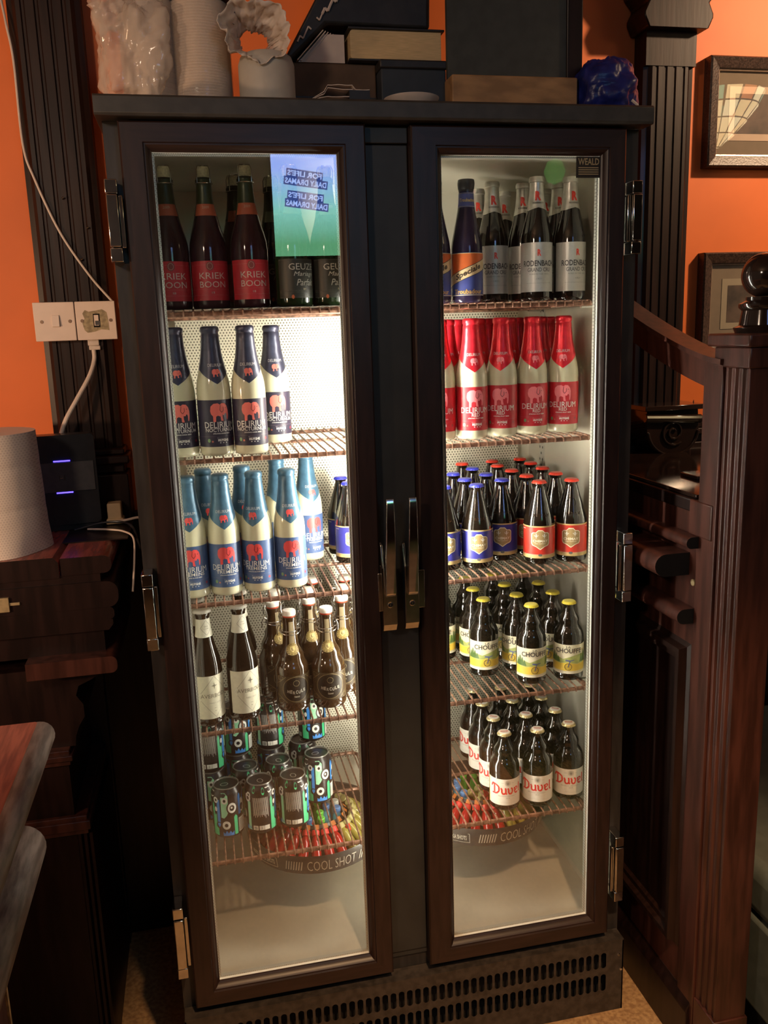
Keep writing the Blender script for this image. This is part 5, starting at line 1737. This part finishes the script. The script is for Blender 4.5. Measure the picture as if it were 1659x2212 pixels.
# nosings, their sawn ends face the camera
def nose(z, rz_, xr, y0, y1, mt):
    pr = [(XL, z + rz_), (xr + rz_, z + rz_)] + [(xr + rz_ + rz_ * cos(a), z + rz_ * sin(a)) for a in [pi / 2 + pi * i / 12 for i in range(1, 12)]] + [(xr + rz_, z - rz_), (XL, z - rz_)]
    return MB().prism(pr, y0, y1, mt, axis='y', endmat=M_void)
nose(1.125, 0.024, 0.992, -0.085, 0.574, M_bar).build('arm_rail', P, ang=0.7)
nose(1.178, 0.012, 1.040, -0.120, 0.574, M_bar).build('arm_rail', P, ang=0.7)
nose(1.020, 0.016, 1.030, -0.112, 0.574, M_bar).build('arm_rail', P, ang=0.7)
mb = MB()
mb.cyl((XL - 0.001, -0.105, 1.090), (XL - 0.004, -0.105, 1.090), 0.007, M_brass, 12)
mb.build('keyhole', P)
# ledge capping and dark board
MB().box(XL - 0.004, XL + 0.40, -0.10, 0.574, 1.235, 1.262, M_bardk).build('ledge_board', P, bevel=0.003)
MB().box(XL + 0.006, XL + 0.40, -0.09, 0.574, 1.262, 1.270, M_ball).build('glossy_ledge', P, bevel=0.002)
MB().box(XL + 0.10, XL + 0.36, 0.06, 0.13, 1.270, 1.278, M_ball).build('ledge_step', P, bevel=0.002)
MB().box(XL - 0.006, XL + 0.02, -0.165, -0.085, 1.19, 1.262, M_bar).build('drop_block', P, bevel=0.003)
# stile and curved hand rail
MB().box(XL - 0.003, XL + 0.04, -0.174, -0.112, 0.0, 1.545, M_bar).build('stile', P, bevel=0.002)
def rail_z(y):
    t = (y + 0.17) / 0.37
    return 1.545 + 0.098 * max(0, t) ** 1.35
vs, fs = [], []
n = 24
for i in range(n + 1):
    y = -0.175 + (0.574 + 0.175) * i / n
    z = rail_z(y)
    for (dx, dz) in ((-0.010, 0.0), (0.045, 0.0), (0.045, -0.010), (0.040, -0.062), (0.0, -0.062), (-0.004, -0.012), (-0.010, -0.010)):
        vs.append((XL + dx, y, z + dz))
for i in range(n):
    for k in range(7):
        fs.append((i * 7 + k, i * 7 + (k + 1) % 7, (i + 1) * 7 + (k + 1) % 7, (i + 1) * 7 + k))
fs += [tuple(range(7)), tuple(n * 7 + k for k in range(7))]
MB().add(vs, fs, M_bar).build('hand_rail', P, ang=0.5)

N_ = thing('newel_post', 'fluted newel post topped by a dark polished ball', 'post', (0, 0, 0))
y0, y1, xa, xb = -0.250, -0.176, XL + 0.002, XL + 0.074
pr = [(xa, y1)]
for i in range(3):
    y = y1 - 0.008 - i * 0.022
    pr += [(xa, y), (xa + 0.005, y - 0.004), (xa + 0.005, y - 0.012), (xa, y - 0.016)]
pr += [(xa, y0), (xb, y0), (xb, y1)]
MB().prism(pr, 0.16, 1.530, M_bar, axis='z').build('shaft', N_, ang=0.4, bevel=0.001)
MB().box(xa - 0.004, xb + 0.004, y0 - 0.004, y1, 0.0, 0.16, M_bar).build('plinth', N_, bevel=0.002)
MB().box(xa - 0.006, xb + 0.006, y0 - 0.006, y1 + 0.03, 1.530, 1.568, M_bar).build('collar', N_, bevel=0.003)
MB().box(xa - 0.014, xb + 0.014, y0 - 0.014, y1 + 0.045, 1.568, 1.592, M_bar).build('cap', N_, bevel=0.004)
mb = MB()
mb.lathe([(0, 0.046), (0.010, 0.050), (0.014, 0.040), (0.040, 0.036), (0.046, 0.042), (0.052, 0.042), (0.058, 0.030), (0.064, 0.030)], M_ball, 36)
mb.lathe([(0.062 + 0.040 + 0.040 * sin(a), max(0.0005, 0.040 * cos(a))) for a in [-1.2 + (pi / 2 + 1.2) * i / 18 for i in range(19)]], M_ball, 36)
mb.build('ball_finial', N_, ang=0.8, loc=(xa + 0.050, -0.205, 1.592))

# bench glimpsed beyond the post
Bx = thing('bench', 'grey-green padded bench beyond the newel post', 'bench', (1.6, 0.20, 0))
MB().box(-0.40, 0.6, -0.55, 0.34, 0.12, 0.34, M_seat).build('base', Bx, bevel=0.01)
MB().box(-0.40, 0.6, -0.57, 0.34, 0.34, 0.46, M_seat).build('cushion', Bx, bevel=0.03, seg=4)
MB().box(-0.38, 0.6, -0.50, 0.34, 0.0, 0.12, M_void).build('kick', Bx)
tag(MB().box(1.125, 1.165, -0.10, 0.56, 0.0, 1.230, M_bardk).build('bench_end'), 'dark board closing the bench end behind the partition', 'board')

# tiny dry leaf twig on the ledge
b = thing('dry_twig', 'thin dry twig with one leaf standing on the right ledge', 'twig', (1.42, 0.50, 1.270))
MB().tube([(0.0, 0, 0.0), (0.004, 0, 0.06), (0.0, 0, 0.075)], 0.0012, M_bar, 5).build('stem', b)
MB().add([(0.0, 0, 0.075), (0.010, -.002, 0.10), (0.006, 0, 0.135), (-0.004, .002, 0.105), (0.0, .002, 0.075), (0.010, 0, 0.10), (0.006, .001, 0.135), (-0.004, .004, 0.105)], [(0, 1, 2, 3), (4, 5, 6, 7), (0, 1, 5, 4), (1, 2, 6, 5), (2, 3, 7, 6), (3, 0, 4, 7)], M_bar).build('leaf', b)

# ------------------------------------------------------------------ framed pictures
M_fr = mat('brown_picture_frame', (0.055, 0.032, 0.024), 0.35, var=0.4, scale=200, bump=0.4)
M_fr2 = mat('silvered_frame_edge', (0.42, 0.30, 0.22), 0.3, metal=0.5, var=0.1, scale=80)
M_mount = mat('olive_grey_mount', (0.22, 0.17, 0.115), 0.8, var=0.03, scale=50)
M_glassp = pane_mat('picture_glass')


def picture(name, label, x0, x1, z0, z1, light):
    b = thing(name, label, 'picture', ((x0 + x1) / 2, 0.6, (z0 + z1) / 2))
    w, h = (x1 - x0) / 2, (z1 - z0) / 2
    mb = MB()
    L = [(0, 0.0), (0, -0.030), (0.004, -0.034), (0.028, -0.026), (0.030, -0.020)]
    mb.rects([(-w + e, w - e, -h + e, h - e, y) for e, y in L], M_fr)
    mb.rects([(-w + e, w - e, -h + e, h - e, y) for e, y in ((0.030, -0.020), (0.0335, -0.019), (0.0340, -0.012))], M_fr2)
    mb.build('frame', b, smooth=False)
    MB().box(-w + 0.033, w - 0.033, -0.0165, -0.0150, -h + 0.033, h - 0.033, M_glassp).build('glass', b, smooth=False)
    MB().box(-w + 0.032, w - 0.032, -0.012, -0.006, -h + 0.032, h - 0.032, M_mount).build('mount', b, smooth=False)
    k = 0.070
    mb = MB()
    mb.box(-w + k, w - k, -0.0135, -0.0121, -h + k, h - k, mat('inner_mount', (0.60, 0.46, 0.34) if light else (0.34, 0.29, 0.20), 0.8, var=0.02))
    mb.build('inner_mount', b, smooth=False)
    MB().box(-w + k + 0.018, w - k - 0.018, -0.0142, -0.0136, -h + k + 0.018, h - k - 0.018, mat('old_photo_print', (0.13, 0.085, 0.06), 0.6, c2=(0.04, 0.028, 0.02), scale=14)).build('photo_print', b, smooth=False)
    return b


picture('framed_picture', 'framed print in pale inner mount, upper one right of the pilaster', 1.478, 1.760, 2.018, 2.294, True)
picture('framed_picture', 'framed dark photograph, lower one behind the ball finial', 1.482, 1.780, 1.520, 1.797, False)

# ------------------------------------------------------------------ things behind the camera that the glass mirrors
b = thing('wall_screen', 'lit advertising screen on the rear wall, mirrored in the left door', 'screen', (0.93, -3.55, 2.42))
mt, nt, bs = newmat('screen_picture')
tc = nt.nodes.new('ShaderNodeTexCoord')
sp = nt.nodes.new('ShaderNodeSeparateXYZ')
nt.links.new(tc.outputs['Object'], sp.inputs[0])
mr = nt.nodes.new('ShaderNodeMapRange')
mr.inputs['From Min'].default_value = -0.30
mr.inputs['From Max'].default_value = 0.12
nt.links.new(sp.outputs[2], mr.inputs[0])
rp = nt.nodes.new('ShaderNodeValToRGB')
rp.color_ramp.elements[0].color = (0.10, 0.32, 0.16, 1)
rp.color_ramp.elements[1].color = (0.28, 0.42, 0.95, 1)
e = rp.color_ramp.elements.new(0.45)
e.color = (0.22, 0.58, 0.50, 1)
nt.links.new(mr.outputs[0], rp.inputs[0])
bs.inputs['Base Color'].default_value = (0, 0, 0, 1)
nt.links.new(rp.outputs[0], bs.inputs['Emission Color'])
bs.inputs['Emission Strength'].default_value = 6.2
M_screen = mt
MB().box(-0.335, 0.335, -0.05, -0.004, -0.375, 0.375, M_black).build('casing', b, bevel=0.005)
MB().box(-0.325, 0.325, -0.004, 0.0, -0.365, 0.365, M_screen).build('display', b, smooth=False)
M_dkblue = emis('screen_dark_blue', (0.05, 0.10, 0.42), 3.6)
M_pale = emis('screen_pale', (0.35, 0.5, 0.95), 6.2)


def screen_text(s, x, z, w, h, boxed, rot):
    vs, fs = text_geo(s, 0.03)
    cr, sr = cos(rot), sin(rot)
    # seen from the fridge the wall's +x runs to the left
    f = lambda a, c_, y: (x - (a * cr - c_ * sr), y, z + (a * sr + c_ * cr))
    mb = MB()
    mb.add([f(-w * .53, -h * .75, .0012), f(w * .53, -h * .75, .0012), f(w * .53, h * .75, .0012), f(-w * .53, h * .75, .0012)], [(0, 1, 2, 3)], M_dkblue)
    mb.add([f(a * w, c_ * h, .0024) for a, c_ in vs], fs, M_pale)
    mb.build('lettering', b, smooth=False)


for (s, x, z, w) in (('FOR LIFE\'S', -0.135, 0.085, .20), ('DAILY DRAMAS', -0.13, 0.040, .24), ('FOR LIFE\'S', -0.135, -0.035, .20), ('DAILY DRAMAS', -0.13, -0.082, .24)):
    screen_text(s, x, z, w, .031, True, 0.13)
b.rotation_euler = (0, 0, 0)
L_ = thing('stained_glass_lamp', 'hanging stained glass lampshade, mirrored in the upper picture', 'lamp', (2.46, -0.92, 2.37))
cols = [(1.0, 0.72, 0.36), (1.0, 0.66, 0.30), (0.95, 0.75, 0.42), (0.20, 0.38, 0.22), (0.55, 0.16, 0.05)]
mats_ = [emis('lit_glass_%d' % (i + 1), c, 7.0) for i, c in enumerate(cols)]
rings = [(0.22, 0.20), (0.165, 0.175), (0.105, 0.13), (0.05, 0.08), (0.0, 0.025)]
ns = 16
for j in range(4):
    for i in range(ns):
        a0, a1 = 2 * pi * i / ns, 2 * pi * (i + 1) / ns
        (za, ra), (zb, rb) = rings[j], rings[j + 1]
        g = 0.03
        q = lambda a, r_, z_: (r_ * cos(a), r_ * sin(a), z_)
        m_ = mats_[3] if (j == 0 and i % 4 == 1) else (mats_[4] if (j == 0 and i % 4 == 3) else mats_[(i + j) % 3])
        o_ = MB()
        A0, A1 = a0 + g, a1 - g
        zc, zd = za - .003, zb + .003
        k = 0.003
        vs = [q(A0, ra, zc), q(A1, ra, zc), q(A1, rb, zd), q(A0, rb, zd), q(A0, ra - k, zc), q(A1, ra - k, zc), q(A1, rb - k, zd), q(A0, rb - k, zd)]
        o_.add(vs, [(0, 1, 2, 3), (7, 6, 5, 4), (0, 4, 5, 1), (1, 5, 6, 2), (2, 6, 7, 3), (3, 7, 4, 0)], m_)
        o_.build('glass_piece', L_, smooth=False)
mb = MB()
for (z_, r_) in rings:
    mb.tube([(r_ * cos(t), r_ * sin(t), z_) for t in [2 * pi * i / 32 for i in range(32)]], 0.003, M_black, 5, closed=True)
for i in range(ns):
    a = 2 * pi * i / ns
    mb.tube([(r_ * cos(a), r_ * sin(a), z_) for z_, r_ in rings], 0.002, M_black, 5)
mb.cyl((0, 0, 0.0), (0, 0, 0.578), 0.005, M_black, 8)
mb.build('leading', L_)

g_ = thing('green_lamp', 'small green lamp on the rear wall, glimmering in the right glass', 'lamp', (2.31, -3.50, 2.52))
MB().lathe([(-0.075, 0.004), (-0.055, 0.045), (0.0, 0.065), (0.055, 0.045), (0.075, 0.004)], emis('green_glow', (0.10, 0.9, 0.12), 0.5), 24).build('globe', g_)
MB().box(-0.02, 0.02, -0.12, -0.05, -0.03, 0.03, M_black).build('bracket', g_)
